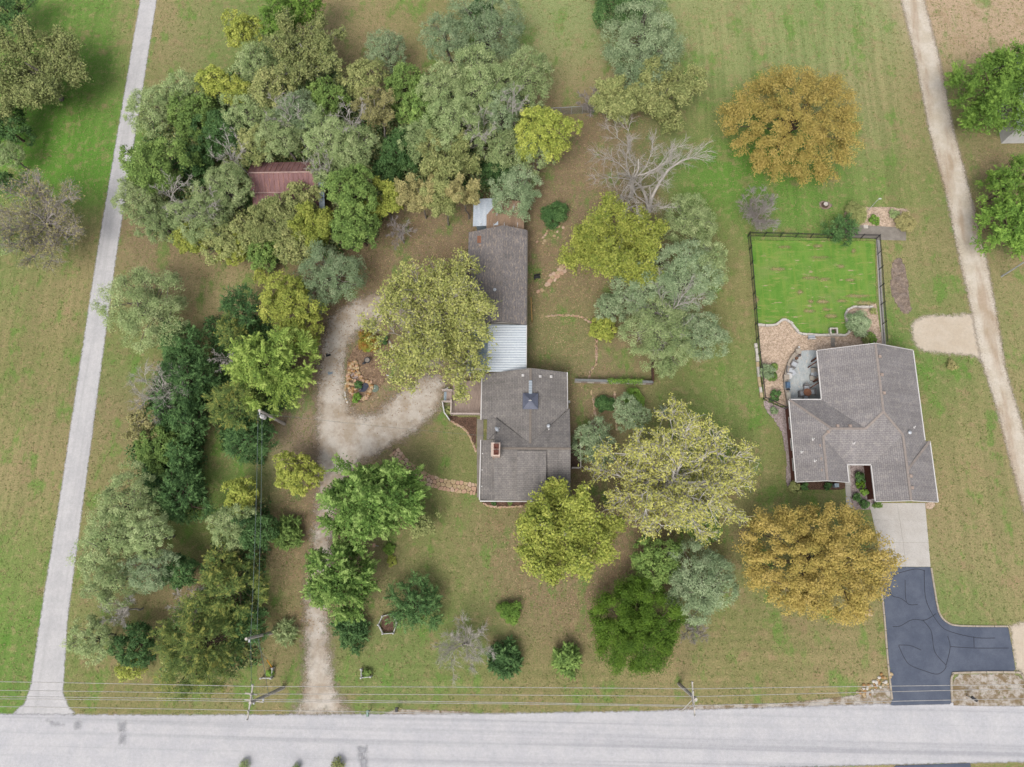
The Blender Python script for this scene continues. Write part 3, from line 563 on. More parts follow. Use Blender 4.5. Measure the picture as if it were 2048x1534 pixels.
# middle wing
mw = thing('middle_wing', 'long weathered shingle-roofed wing north of the white metal breezeway', 'house', (-5.5, 32, 0))
roof_planes(MB(), [[(-9.35, 34.7, 3), (-9.35, 38.2, 3), (-5.1, 38.3, 4.5), (-5.1, 34.7, 4.5)], [(-8.85, 26.5, 3.17), (-8.85, 34.7, 3.17), (-5.1, 34.7, 4.5), (-5.1, 26.5, 4.5)], [(-2.4, 26.4, 3.4), (-5.1, 26.5, 4.5), (-5.1, 38.3, 4.5), (-2.4, 38.2, 3.4)]]).build('roof', m_shM, mw)
MB().prism([(-8.5, 26.8), (-2.7, 26.8), (-2.7, 37.8), (-8.5, 37.8)], 0, 2.9).build('wall', m_siding, mw)
for y, s in ((37.8, .1), (26.8, -.1)):
    q = [(-8.5, y, 2.91), (-2.7, y, 2.91), (-2.7, y, 3.25), (-5.1, y, 4.2)]; q2 = [(a, b+s, c) for a, b, c in q]; MB().hexa(q if s < 0 else q[::-1], q2 if s < 0 else q2[::-1]).build('gable', m_siding, mw)
for y in (29, 32, 35.5): window(mw, (-2.7, y, 1.6), 1.1, 1.1, '+x')
gutters(mw, [((-2.4, 26.45, 3.4), (-2.4, 38.1, 3.4), (1, 0))], mottled('grey_fascia', A(128, 122, 116), A(118, 112, 108), 2, 14, .9, .1), .05)
for x, y, z, k in ((-6.0, 30.3, 4.2, 'cap'), (-8.3, 31.4, 3.4, 'pipe'), (-7.9, 36.2, 3.5, 'box')): vent(mw, x, y, z, k)
MB().box((-8.0, 37.0, 3.53), (.5, .9, .04)).build('roof_patch', mottled('rust_patch', A(160, 110, 84), A(140, 98, 78), 4, 14, .9, .1), mw)
# breezeway
m_ribs = mottled('shadowy_rib_metal', A(196, 206, 214), A(184, 194, 204), .7, 10, .5, .05)
bz = thing('breezeway', 'breezeway with bright white ribbed metal roof between house and wing', 'breezeway', (-5.8, 23.7, 0))
MB().prism([(-6.75, 20.95), (-2.4, 20.95), (-2.4, 26.45), (-6.75, 26.55)], 3.25, 3.3).build('roof', m_metal, bz)
for i in range(19): MB().box((-4.57, 21.12+i*.293, 3.325), (4.3, .09, .05)).build('rib', m_ribs, bz)
wr = roof_planes(MB(), [[(-9.15, 20.9, 2.85), (-6.76, 20.95, 3.22), (-6.76, 26.55, 3.22), (-9.15, 26.7, 2.85)]], .05).build('lower_roof', m_metalb, bz)
for i in range(19): MB().beam((-9.13, 21.1+i*.293, 2.87), (-6.78, 21.1+i*.293, 3.24), .05, .03).build('rib', m_metalb, wr)
MB().box((-2.38, 23.7, 3.2), (.1, 5.5, .16)).build('gutter', m_trim, bz)
for x in (-9.0, -2.7):
    for y in (21.3, 23.8, 26.2): MB().box((x, y, 1.41 if x < -5 else 1.6), (.13, .13, 2.8 if x < -5 else 3.2)).build('post', m_white, bz)
# lean-to, red box
lt = thing('lean_to', 'small plum metal lean-to beside the long wing', 'lean-to', (-10.3, 32, 0))
MB().hexa([(-11.75, 29.9, 2.3), (-8.9, 29.9, 2.75), (-8.9, 33.7, 2.75), (-11.75, 33.7, 2.3)], [(-11.75, 29.9, 2.36), (-8.9, 29.9, 2.81), (-8.9, 33.7, 2.81), (-11.75, 33.7, 2.36)]).build('roof', m_purple, lt)
for i in range(11): MB().beam((-11.73, 30.05+i*.35, 2.375), (-8.92, 30.05+i*.35, 2.825), .05, .03).build('rib', m_purple, lt)
MB().beam((-8.86, 29.9, 2.78), (-8.86, 33.7, 2.78), .06, .14).build('edge_trim', m_trim, lt)
for y in (30.1, 33.5): MB().box((-11.6, y, 1.13), (.12, .12, 2.26)).build('post', m_white, lt)
rb = thing('brick_stack', 'low red brick stack against the west side of the long wing', 'brick stack', (-9.6, 34.4, 0))
MB().box((-9.75, 34.3, .9), (1.1, .9, 1.8)).build('body', m_brick, rb); MB().box((-9.75, 34.3, 1.85), (1.2, 1.0, .1)).build('cap', m_woodr, rb)
# white shed behind the wing
sd = thing('metal_shed', 'low white metal shed with rusty leaf-covered roof behind the long wing', 'shed', (-6, 41, 0))
roof_planes(MB(), [[(-8.95, 39.3, 2.35), (-5.9, 39.3, 2.6), (-5.9, 42.9, 2.6), (-8.2, 42.9, 2.4), (-8.2, 42.2, 2.4), (-8.95, 42.2, 2.35)]], .06).build('roof', m_shed, sd)
roof_planes(MB(), [[(-7.3, 38.6, 2.5), (-2.8, 38.6, 2.5), (-2.8, 42.4, 2.75), (-5.88, 42.4, 2.75), (-7.3, 40.6, 2.66)]], .05).build('leaf_covered_roof', rust('leafy_rust', A(156, 130, 106), A(140, 116, 94), A(206, 212, 218)), sd)
MB().prism([(-8.6, 39.6), (-3.1, 39.6), (-3.1, 42.1), (-8.6, 42.1)], 0, 2.25).build('wall', m_metalb, sd)
# red barn in the wood
bn = thing('red_barn', 'old red metal-roofed barn half buried in the trees', 'barn', (-32, 44.5, 0))
for k, (y0, z0, y1, z1, x0, x1) in enumerate(((45.9, 4.0, 43.9, 2.85, -36.4, -27.9), (45.9, 4.0, 48.0, 2.9, -36.6, -27.3), (43.85, 2.7, 41.4, 2.0, -36.2, -27.6))):
    nn = 14
    for i in range(nn):
        a, b = x0+(x1-x0)*i/nn, x0+(x1-x0)*(i+1)/nn-.02; sk = .25*i/nn if k == 1 else 0
        q = [(a, y0, z0), (b, y0, z0), (b+sk, y1, z1), (a+sk, y1, z1)]; roof_planes(MB(), [q], .03).build('roof_panel', m_rust, bn)
        MB().beam((a, y0, z0+.03), (a+sk, y1, z1+.03), .04, .04).build('seam', mottled('pale_rust_seam', A(176, 130, 116), A(150, 100, 88), 3, 10, .8, .1), bn)
MB().beam((-36.4, 45.9, 4.05), (-27.9, 45.9, 4.05), .14, .08).build('ridge_cap', mottled('pale_flashing', A(206, 176, 166), A(186, 156, 146), 3, 10, .7, .1), bn)
MB().beam((-36.2, 43.87, 2.82), (-27.9, 43.87, 2.82), .1, .08).build('eave_flashing', MATS['pale_flashing'], bn)
MB().hexa([(-27.88, 45.85, 3.95), (-27.2, 45.85, 3.9), (-26.6, 48.1, 2.85), (-27.2, 48.1, 2.85)], [(-27.88, 45.85, 4.02), (-27.2, 45.85, 3.97), (-26.6, 48.1, 2.92), (-27.2, 48.1, 2.92)]).hexa([(-27.88, 41.6, 2.1), (-27.2, 41.6, 2.1), (-27.2, 45.84, 3.9), (-27.88, 45.84, 3.95)], [(-27.88, 41.6, 2.17), (-27.2, 41.6, 2.17), (-27.2, 45.84, 3.97), (-27.88, 45.84, 4.02)]).build('blue_edge_panel', m_metalb, bn)
MB().prism([(-36.0, 41.8), (-28.2, 41.8), (-28.2, 47.4), (-36.0, 47.4)], 0, 1.9).build('wall', mottled('grey_barn_board', A(150, 136, 128), A(126, 110, 102), 3, 12, .95, .4), bn)
for z in (2.1, 2.4, 2.7, 3.0): MB().box((-36.02, 45.0, z), (.06, 1.8, .12)).build('gable_board', m_white, bn)
# white outbuilding at the edge
ob = thing('outbuilding', 'white metal outbuilding behind the green maples at the edge', 'outbuilding', tuple(P(2060, 200)))
x0 = P(2036, 110, 3.2); x1 = P(2012, 270, 3.0)
X0, Y1, Y0 = 55.4, 60.9, 50.6
roof_planes(MB(), [[(X0, Y0, 3.2), (X0+9, Y0, 3.2), (X0+9, (Y0+Y1)/2, 4.9), (X0, (Y0+Y1)/2, 4.9)], [(X0, Y1, 3.2), (X0, (Y0+Y1)/2, 4.9), (X0+9, (Y0+Y1)/2, 4.9), (X0+9, Y1, 3.2)]], .08).build('roof', m_metal, ob)
MB().prism([(X0+.2, Y0+.2), (X0+8.8, Y0+.2), (X0+8.8, Y1-.2), (X0+.2, Y1-.2)], 0, 3.1).build('wall', m_white, ob); 
MB().beam((X0, Y1+.05, 3.2), (X0+9, Y1+.05, 3.2), .12, .2).build('gutter', m_black, ob)

# ------------------------------------------------------------------ vegetation
def leaf_mat(name, c1, c2, c3, trans=.22):
    n = N(name); t = n.math('ADD', n.attr('tint'), n.math('MULTIPLY', n.math('SUBTRACT', n.noise(n.pos(), .55, 3, .6), .5), .8)); r = n.new('ShaderNodeObjectInfo').outputs['Random']
    col = n.ramp(t, [(.0, c1), (.5, c2), (1.0, c3)])
    col = n.mix(1.0, col, n.ramp(r, [(0, (.80, .82, .76)), (.5, (1.0, .98, .92)), (1, (1.12, 1.12, 1.06))]), 'MULTIPLY')
    n.fin(col, .75, 0, .2); tr = n.new('ShaderNodeBsdfTranslucent'); n.l.new(col, tr.inputs[0]); m = n.new('ShaderNodeMixShader'); m.inputs[0].default_value = trans
    n.l.new(n.b.outputs[0], m.inputs[1]); n.l.new(tr.outputs[0], m.inputs[2]); n.l.new(m.outputs[0], n.out.inputs[0]); return n.m
LM = dict(
 grey=leaf_mat('leaf_grey_green', AL(102, 126, 76), AL(144, 162, 108), AL(186, 198, 146)),
 sage=leaf_mat('leaf_blue_sage', AL(100, 124, 86), AL(138, 158, 118), AL(178, 192, 154)),
 gold=leaf_mat('leaf_gold_green', AL(108, 126, 52), AL(152, 162, 72), AL(192, 194, 98)),
 olive=leaf_mat('leaf_olive', AL(110, 124, 72), AL(146, 154, 96), AL(182, 182, 122)),
 straw=leaf_mat('leaf_straw', AL(134, 134, 88), AL(162, 156, 104), AL(186, 174, 122)),
 orange=leaf_mat('leaf_orange', AL(146, 138, 70), AL(174, 154, 82), AL(194, 172, 104)),
 maple=leaf_mat('leaf_maple', AL(66, 98, 40), AL(106, 138, 62), AL(164, 188, 110)),
 pale=leaf_mat('leaf_pale_yellow', AL(146, 150, 74), AL(182, 182, 98), AL(212, 206, 128)),
 oak=leaf_mat('leaf_oak', AL(120, 130, 68), AL(156, 160, 90), AL(192, 190, 118)),
 turf=leaf_mat('turf_blades', A(112, 134, 62), A(146, 146, 92), A(176, 162, 118), .1),
 lime=leaf_mat('leaf_lime', AL(98, 126, 54), AL(138, 164, 74), AL(182, 200, 108)),
 green=leaf_mat('leaf_green', AL(84, 110, 54), AL(112, 140, 70), AL(146, 170, 92)),
 bright=leaf_mat('leaf_bright', AL(82, 116, 46), AL(112, 146, 60), AL(142, 174, 78)),
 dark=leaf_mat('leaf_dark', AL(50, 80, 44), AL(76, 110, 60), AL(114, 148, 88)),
 cedar=leaf_mat('leaf_cedar', AL(78, 104, 54), AL(112, 130, 66), AL(168, 164, 84)),
 moss=leaf_mat('leaf_moss', AL(58, 86, 24), AL(80, 110, 30), AL(106, 136, 42)),
 red=leaf_mat('leaf_reddish', AL(156, 92, 48), AL(150, 122, 54), AL(120, 156, 62)),
 needle=leaf_mat('leaf_yucca', AL(140, 160, 130), AL(176, 190, 160), AL(206, 212, 188)),
 brown=leaf_mat('leaf_dry', A(142, 114, 88), A(172, 142, 110), A(204, 178, 142), 0.0))
m_bark = mottled('grey_bark', A(150, 142, 132), A(118, 108, 98), 3, 10, .95, .3)
m_pale = mottled('pale_bark', A(216, 210, 200), A(190, 182, 172), 3, 10, .95, .2)
m_dead = mottled('silver_dead_wood', A(222, 214, 204), A(196, 188, 178), 3, 10, .95, .2)
m_mauve = mottled('mauve_twigs', A(196, 186, 180), A(172, 162, 156), 3, 10, .95, .2)
m_white_bark = mottled('white_bark', A(240, 234, 222), A(220, 212, 200), 3, 10, .9, .1)
m_brownb = mottled('brown_bark', A(112, 94, 80), A(88, 72, 60), 3, 10, .95, .3)

def unit(v): return v/np.maximum(1e-9, np.linalg.norm(v, axis=-1, keepdims=True))
def leaves(name, C, D, U, size, asp, tint, mat, parent):
    """pointed leaf sprays: centre C, facing D, long axis U"""
    U = unit(U-D*np.sum(U*D, 1, keepdims=True)); Wd = np.cross(D, U); s = size[:, None]
    V = np.stack([C-U*s*.4+Wd*s*asp*.5, C-U*s*.4-Wd*s*asp*.5, C+U*s*.6], 1).reshape(-1, 3)
    F = np.arange(len(C)*3).reshape(-1, 3)
    return npmesh(name, V, F, mat, parent, {'tint': ('FACE', 'FLOAT', np.clip(tint, 0, 1))})
def segs_mesh(name, S, mat, parent, k=4):
    """S rows: p0(3) p1(3) r0 r1 -> tapered prisms"""
    S = np.array(S, float); p0, p1, r0, r1 = S[:, :3], S[:, 3:6], S[:, 6], S[:, 7]; d = unit(p1-p0)
    up = np.where(np.abs(d[:, 2:3]) > .9, np.array([[1.0, 0, 0]]), np.array([[0, 0, 1.0]])); s = unit(np.cross(d, up)); u = np.cross(s, d)
    V = []
    for p, r in ((p0, r0), (p1+d*r1[:, None]*.5, r1)):
        for j in range(k):
            a = 2*math.pi*j/k; V.append(p+(s*math.cos(a)+u*math.sin(a))*r[:, None])
    V = np.stack(V, 1); n = len(S); base = (np.arange(n)*2*k)[:, None]
    F = np.concatenate([base+np.array([j, (j+1) % k, k+(j+1) % k, k+j]) for j in range(k)], 0)
    return npmesh(name, V.reshape(-1, 3), F, mat, parent)
def limb(S, r, a, b, r0, r1, n=4, sag=.12):
    a, b = np.array(a, float), np.array(b, float); L = np.linalg.norm(b-a); pts = [a]
    off = r.normal(0, 1, 3)*L*sag; off[2] = abs(off[2])*.5
    for i in range(1, n+1):
        t = i/n; pts.append(a+(b-a)*t+off*math.sin(math.pi*t)+r.normal(0, 1, 3)*L*.03*(i < n))
    for i in range(n):
        S.append([*pts[i], *pts[i+1], r0+(r1-r0)*i/n, r0+(r1-r0)*(i+1)/n])
    return pts
def branchwork(r, base, H, R, zc, Hc, limbs=7, sub=3, twig=3, trunk=.22, low=.28, flat=1.0):
    """skeleton of a broadleaf tree; returns trunk segs, branch segs, twig tips"""
    T, S, tips = [], [], []; f = base+np.array([r.normal(0, .15), r.normal(0, .15), H*low]); limb(T, r, base-np.array([0, 0, .1]), f, trunk, trunk*.75, 3, .04)
    top = f+np.array([0, 0, (zc+Hc*.6-f[2])]); spine = limb(T, r, f, top, trunk*.7, trunk*.2, 4, .06)
    for i in range(limbs):
        a = 2*math.pi*(i+r.uniform(-.3, .3))/limbs; el = r.uniform(-.15, 1.0)**1.0
        e = np.array([base[0], base[1], zc])+np.array([math.cos(a)*R*math.cos(el), math.sin(a)*R*math.cos(el), Hc*math.sin(el)])*r.uniform(.78, 1.02)
        st = spine[int(r.integers(0, 3))]; pl = limb(S, r, st, e, trunk*.34, .022, 5, .1)
        for j in range(1, 6):
            for q in range(sub):
                d = unit(pl[j]-pl[j-1])+r.normal(0, .65, 3); d[2] = d[2]*.6+.25; d = unit(d); L = R*r.uniform(.22, .42)*(1.1-j*.1)
                p2 = limb(S, r, pl[j], pl[j]+d*L, min(.045, trunk*.14), .013, 3, .1)
                for m_ in range(1, 4):
                    for w_ in range(twig):
                        d2 = unit(unit(p2[m_]-p2[m_-1])+r.normal(0, .6, 3)+np.array([0, 0, .15])); t2 = p2[m_]+d2*R*r.uniform(.08, .2)
                        limb(S, r, p2[m_], t2, .017, .008, 2, .08); tips.append(t2); tips.append((p2[m_]+t2)/2)
    return T, S, np.array(tips)
def lobes_crown(r, c, R, Hc, nl, rl, per, size, asp, style, tintshift=0, droop=.2, core=.3, low=-.35, smooth_=1.0):
    """leaves spread over many lobes of the crown -> C, D, U, size, tint"""
    ph = r.uniform(0, 6.28, 4); amp = r.uniform(.06, .16, 4)
    i = np.arange(nl)+.5; z = 1-(1-low)*i/nl; a = 2.399963*i+r.normal(0, .25, nl); s = np.sqrt(np.clip(1-z*z, 0, 1))
    amp = amp*smooth_; shape = 1+amp[0]*np.sin(2*a+ph[0])+amp[1]*np.sin(3*a+ph[1])+amp[2]*np.sin(5*a+ph[2])
    rad = np.where(r.random(nl) < core, r.uniform(.35, .7, nl), r.uniform(.82, 1.06, nl))*shape
    dirs = np.stack([s*np.cos(a), s*np.sin(a), z], 1); inner = np.array([R-rl*.8, R-rl*.8, Hc-rl*.6])
    L = c+dirs*rad[:, None]*inner; lt = r.normal(.5, .16, nl)+tintshift; lr = rl*r.uniform(.7, 1.35, nl)
    li = np.repeat(np.arange(nl), per); n = len(li); d = unit(r.normal(0, 1, (n, 3))); out = unit(dirs*np.array([1, 1, .8])+np.array([0, 0, .35]))[li]
    flip = np.sum(d*out, 1) < -.25; d[flip] = -d[flip]
    C = L[li]+d*(lr[li]*(r.uniform(.35, 1.1, n)+r.exponential(.12, n)*(r.random(n) < .3)))[:, None]*np.array([1, 1, .85])
    D = unit(d*.5+np.array([0, 0, .75])+r.normal(0, .4, (n, 3)))
    U = unit(out*(1.0 if style == 'streak' else .1)+np.array([0, 0, -droop])+r.normal(0, .45 if style == 'streak' else 1, (n, 3))); tint = lt[li]*.65+r.normal(.18, .16, n)
    if style == 'plume':                       # half of the leaves gather into sprays that radiate outwards
        k = r.random(n) < .6; t = r.random(n)**.8; hub = r.integers(0, 3, n); sub = unit(out+r.normal(0, .75, (nl*3, 3))[li*3+hub]*np.array([1, 1, .5])); side = d-sub*np.sum(d*sub, 1, keepdims=True)
        C2 = L[li]+sub*(t[:, None]*1.75-.35)*lr[li][:, None]+side*(.1+.32*(1-t))[:, None]*lr[li][:, None]
        C = np.where(k[:, None], C2, C); D = np.where(k[:, None], unit(side*.4+np.array([0, 0, .9])+r.normal(0, .3, (n, 3))), D); U = np.where(k[:, None], unit(sub+d*.6), U)
        tint = np.where(k, lt[li]*.5+.42*t+r.normal(.05, .1, n), tint-.22)
    if smooth_ < 1: C = c+(C-c)*r.uniform(.86, 1.06, (n, 1))
    C[:, 2] = np.maximum(C[:, 2], .12)
    return C, D, U, size*r.uniform(.6, 1.35, n), asp, tint
SEED = [100]
#         name          leaf     style   lobe  per  leaf  asp  Hc/R  bark
KIND = dict(
 elm=('grey_elm_tree', 'grey', 'streak', .13, 95, .30, .34, .95, m_bark), sage=('sage_tree', 'sage', 'streak', .13, 95, .30, .34, .95, m_bark), gold=('golden_tree', 'gold', 'round', .13, 85, .32, .6, .9, m_bark),
 olive=('olive_tree', 'olive', 'round', .15, 70, .32, .6, .85, m_bark), orange=('orange_tree', 'orange', 'round', .07, 105, .27, .6, .85, m_brownb),
 maple=('maple_tree', 'maple', 'plume', .17, 85, .36, .55, .8, m_brownb), green=('green_tree', 'green', 'round', .13, 85, .33, .6, .95, m_brownb), bright=('bright_tree', 'bright', 'plume', .18, 85, .33, .5, 1.1, m_brownb),
 dark=('dark_tree', 'dark', 'round', .15, 90, .32, .5, 1.0, m_brownb), cedar=('cedar_tree', 'cedar', 'plume', .16, 95, .34, .26, 1.1, m_brownb), darkcedar=('cedar_tree', 'dark', 'plume', .2, 95, .34, .3, 1.05, m_brownb),
 lime=('maple_tree', 'lime', 'plume', .15, 85, .34, .5, .8, m_brownb), moss=('yew_tree', 'moss', 'round', .1, 210, .24, .4, 1.0, m_brownb))
def tree(kind, px, py, rp, h, label, group=None, dens=1.0, cat='tree', sq=1.0):
    SEED[0] += 1; r = np.random.default_rng(SEED[0]*7919)
    name, lk, style, lobe, per, size, asp, hr, bark = KIND[kind]
    R = rp*mpp(px, py, h*.6); Hc = min(R*hr, h*.5); zc = h-Hc; c = P(px, py, zc); base = np.array([c[0], c[1], 0.0])
    t = thing(name, label, cat, tuple(base), group)
    rl = max(.38, R*lobe*1.25); nl = int(np.clip(2.6*(R/rl)**2*(1+.25*hr), 10, 240)*dens)
    nleaf = int(1.75*per*np.clip((rl/.75)**2, .3, 2.6)*dens**.5)
    size *= .68; asp = asp*1.1; R *= .93 if kind in ('maple', 'lime', 'bright') else 1.0
    C, D, U, sz, asp, tint = lobes_crown(r, c, R, Hc, nl, rl, nleaf, size*(1 if R > 1.5 else .75), asp, style, smooth_=.45 if kind in ('orange', 'moss') else 1.0)
    C[:, 1] = c[1]+(C[:, 1]-c[1])*sq
    leaves('crown', C, D, U, sz, asp, tint, LM[lk], t)
    T, S = [], []; tr = float(np.clip(R*.06, .06, .32)); f = base+np.array([0, 0, max(.3, zc-Hc*.5)]); limb(T, r, base-np.array([0, 0, .1]), f, tr, tr*.7, 3, .05); limb(T, r, f, c+np.array([0, 0, Hc*.5]), tr*.7, tr*.2, 3, .05)
    idx = r.choice(len(C), min(26, len(C)), replace=False)
    for i in idx: limb(S, r, f+(c-f)*r.uniform(0, .9), C[i]+(c-C[i])*.04, tr*.32, .02, 4, .1)
    segs_mesh('trunk', T, bark, t, 7); segs_mesh('limb', S, bark, t, 4); return t
def twiggy(name, px, py, rp, h, label, leaf=None, bark=None, nleaf=9, group=None, size=.30, limbs=7, sub=3, twig=3, spread=.28, flat=.75, cat='tree', cluster=1.0, wood=1.0):
    """open crown: pale branchwork that shows, with leaf clusters at the twig tips (none when dead)"""
    SEED[0] += 1; r = np.random.default_rng(SEED[0]*104729)
    R = .86*rp*mpp(px, py, h*.65); Hc = min(R*flat, h*.45); zc = h-Hc; c = P(px, py, zc); b = np.array([c[0], c[1], 0.0])
    t = thing(name, label, cat, tuple(b), group); tr = float(np.clip(R*.055, .07, .34))*(1+(wood-1)*.4)
    T, S, tips = branchwork(r, b, h, R, zc, Hc, limbs, sub, twig, tr, low=np.clip((zc-Hc*.8)/h, .12, .4))
    S = np.array(S); S[:, 6:8] *= wood
    segs_mesh('trunk', T, bark or m_pale, t, 7); segs_mesh('branches', S, bark or m_pale, t, 3)
    if leaf:
        size *= .8; n = int(len(tips)*nleaf*1.5); i = r.integers(0, len(tips), n); ct = r.normal(.5, .2, len(tips)); d = unit(r.normal(0, 1, (n, 3)))
        C = tips[i]+d*(spread*r.random(n)**.5)[:, None]; D = unit(d*.3+np.array([0, 0, .7])+r.normal(0, .45, (n, 3)))
        leaves('crown', C, D, unit(r.normal(0, 1, (n, 3))), size*r.uniform(.6, 1.3, n), .62, ct[i]*.6+r.normal(.2, .15, n), LM[leaf], t)
    return t
def bush(px, py, rp, h, label, leaf='dark', style='round', group=None, per=150, size=.17, asp=.5, name='shrub', squash=1.0):
    SEED[0] += 1; r = np.random.default_rng(SEED[0]*15485863)
    R = rp*mpp(px, py, h*.6); c = P(px, py, h*.5); b = np.array([c[0], c[1], 0.0]); t = thing(name, label, 'shrub', tuple(b), group)
    nl = int(np.clip(14*R*R+8, 8, 40)); C, D, U, sz, asp, tint = lobes_crown(r, c, R, h*.52, nl, max(.16, R*.3), int(per*np.clip(R, .5, 1.6)), size, asp, style, core=.3, low=-.6)
    leaves('foliage', C, D, U, sz, asp, tint, LM[leaf], t)
    S = []
    for k in range(6): limb(S, r, b, c+r.normal(0, .4, 3)*np.array([R, R, h*.4]), .03, .012, 3, .1)
    segs_mesh('stems', S, m_brownb, t, 4); return t

def fallen_limb():
    r = np.random.default_rng(77); t = thing('dead_tree', 'forked dead tree with one long limb reaching right over the grass', 'tree', tuple(P(1298, 424)))
    T, S = [], []
    def chain(pts, r0, r1, tw):
        q = [P(*k) for k in pts]
        for i in range(len(q)-1): T.append([*q[i], *q[i+1], r0+(r1-r0)*i/(len(q)-1), r0+(r1-r0)*(i+1)/(len(q)-1)])
        for j in range(max(1, len(q)-3), len(q)):
            for k in range(tw):
                d = unit(unit(q[j]-q[j-1])+r.normal(0, .38, 3)); p2 = limb(S, r, q[j], q[j]+d*r.uniform(1.6, 3.0), .03, .012, 4, .08)
                for m_ in (1, 2, 3, 4):
                    for w_ in range(3): limb(S, r, p2[m_], p2[m_]+unit(d+r.normal(0, .45, 3))*r.uniform(.5, 1.2), .015, .008, 2, .08)
    chain([(1298, 424, 0), (1303, 396, 1.8), (1318, 366, 3.2), (1338, 338, 4.4), (1362, 322, 5.2), (1380, 316, 5.8)], .24, .06, 6)
    chain([(1298, 424, 0), (1292, 395, 1.9), (1284, 375, 3.0), (1270, 362, 4.0)], .22, .08, 3)
    chain([(1300, 405, 1.4), (1301, 385, 2.6), (1299, 372, 3.6)], .12, .05, 0)
    segs_mesh('trunk', T, m_dead, t, 7); segs_mesh('branches', S, m_dead, t, 3)
W1 = 'trees in the wood round the red barn'
tree('darkcedar', 22, 32, 48, 7, 'dark green tree cut off by the top corner of the view', None)
twiggy('olive_tree', 72, 150, 112, 9, 'large open olive tree by the lane near the top corner', 'olive', m_bark, 7, None, .32, 10, 4, 3, .5)
tree('dark', 14, 255, 46, 6, 'dark tree at the view edge under the large olive tree')
tree('elm', 22, 312, 30, 5, 'small grey-green tree at the edge just below the dark one')
tree('dark', 4, 366, 24, 4, 'low dark bush-like tree at the edge above the half-bare tree')
twiggy('half_bare_tree', 86, 442, 106, 8, 'half-bare tan tree with fanned grey twigs across the lane', 'straw', m_mauve, .45, None, .26, 15, 4, 5, .35)
tree('elm', 10, 480, 34, 5, 'grey-green tree at the edge beside the half-bare tree')
# --- the wood
tree('gold', 486, 62, 40, 8, 'yellow-green tree at the top edge of the wood, left of the bright green ones', W1)
tree('bright', 612, 16, 46, 9, 'bright green tree touching the top edge above the wood', W1)
tree('bright', 563, 44, 42, 9, 'bright green tree just in front of the topmost one', W1)
twiggy('pale_open_tree', 612, 112, 88, 10, 'big pale yellowish tree with whitish limbs near the top of the wood', 'olive', m_pale, 7, W1, .32, 9, 3, 3, .4)
tree('elm', 515, 135, 48, 8, 'grey-green tree left of the big pale yellowish tree', W1)
tree('elm', 306, 222, 52, 7, 'grey-green tree at the lane-side corner of the wood', W1)
tree('elm', 366, 190, 46, 7, 'pale grey-green tree beside the corner of the wood facing the field', W1)
tree('green', 392, 240, 54, 7, 'mid-green tree behind the two corner elms', W1)
tree('gold', 428, 166, 34, 7, 'small yellow-green tree on the field side of the wood', W1)
tree('gold', 474, 184, 30, 8, 'bright yellow-green tree next to the small yellow one on the field side', W1)
tree('olive', 545, 178, 46, 9, 'olive tree under the left side of the big pale yellowish tree', W1)
tree('dark', 445, 268, 50, 7, 'dark tree in the gap behind the dead white branches', W1)
tree('green', 316, 335, 62, 9, 'rounded light green tree overhanging the gravel lane', W1)
tree('elm', 272, 398, 44, 7, 'grey-green tree leaning over the lane below the rounded green one', W1)
tree('dark', 385, 330, 45, 5, 'dark low tree beneath the dead white tree', W1)
twiggy('dead_tree', 352, 388, 52, 8, 'dead tree with bare white limbs at the lane side of the wood', None, m_pale, 0, W1, limbs=6, sub=2, twig=2)
tree('elm', 452, 380, 52, 8, 'grey-green tree just west of the red barn roof', W1)
tree('elm', 405, 438, 56, 8, 'broad grey-green tree at the south-west side of the wood', W1)
tree('elm', 318, 446, 48, 6, 'feathery grey-green tree near the lane at the south end of the wood', W1)
tree('gold', 386, 476, 36, 5, 'low yellow-green tree on the south-west fringe of the wood', W1)
tree('olive', 446, 478, 46, 6, 'olive tree on the southern fringe of the wood', W1)
tree('elm', 492, 232, 50, 8, 'grey-green tree in the upper left middle of the wood', W1)
tree('elm', 560, 272, 50, 9, 'grey-green tree just north of the red barn', W1)
tree('sage', 596, 232, 50, 9, 'sage-green tree between the pale yellowish tree and the red barn', W1)
tree('elm', 655, 276, 54, 9, 'rounded grey-green tree north-east of the red barn', W1)
tree('olive', 512, 290, 40, 7, 'olive-tinted tree north-west of the barn roof', W1)
twiggy('dead_tree', 702, 226, 46, 10, 'dead white-limbed tree standing in the middle of the wood', None, m_pale, 0, W1, limbs=6, sub=2, twig=3)
twiggy('half_bare_tree', 752, 214, 46, 9, 'half-bare tan tree right of the dead white-limbed one', 'straw', m_mauve, 2.5, W1, .26, 8, 3, 3, .3)
tree('olive', 726, 158, 44, 8, 'pale olive tree facing the open grass at the top of the wood', W1)
tree('sage', 772, 106, 46, 7, 'low sage tree standing out into the grass at the top', W1)
tree('green', 812, 174, 44, 8, 'yellowish green tree between the sage tree and the grey crowns', W1)
tree('green', 655, 200, 40, 8, 'green tree below the right flank of the big pale tree', W1)
for px, py, rp, h, lb in ((452, 296, 44, 9, 'bare grey branches sticking out above the dark tree west of the barn'), (570, 222, 42, 10.5, 'bare white branches between the pale yellowish tree and the barn'), (640, 318, 44, 8, 'bare brush hanging over the north-east corner of the barn roof'), (960, 250, 40, 9.5, 'bare twigs poking through the pale crowns near the wire fence'), (1030, 200, 36, 9.5, 'bare white twigs on the right shoulder of the wood'), (395, 410, 46, 8.6, 'bare white branches leaning over the broad grey-green tree')):
    twiggy('dead_tree', px, py, rp, h, lb, None, m_pale, 0, W1, limbs=7, sub=2, twig=3)
tree('elm', 708, 300, 48, 8, 'grey-green tree between the barn and the dark gap', W1)
tree('sage', 972, 66, 78, 10, 'largest silvery crown at the top of the wood', W1)
tree('sage', 890, 78, 50, 9, 'silvery tree left of the largest silvery crown', W1)
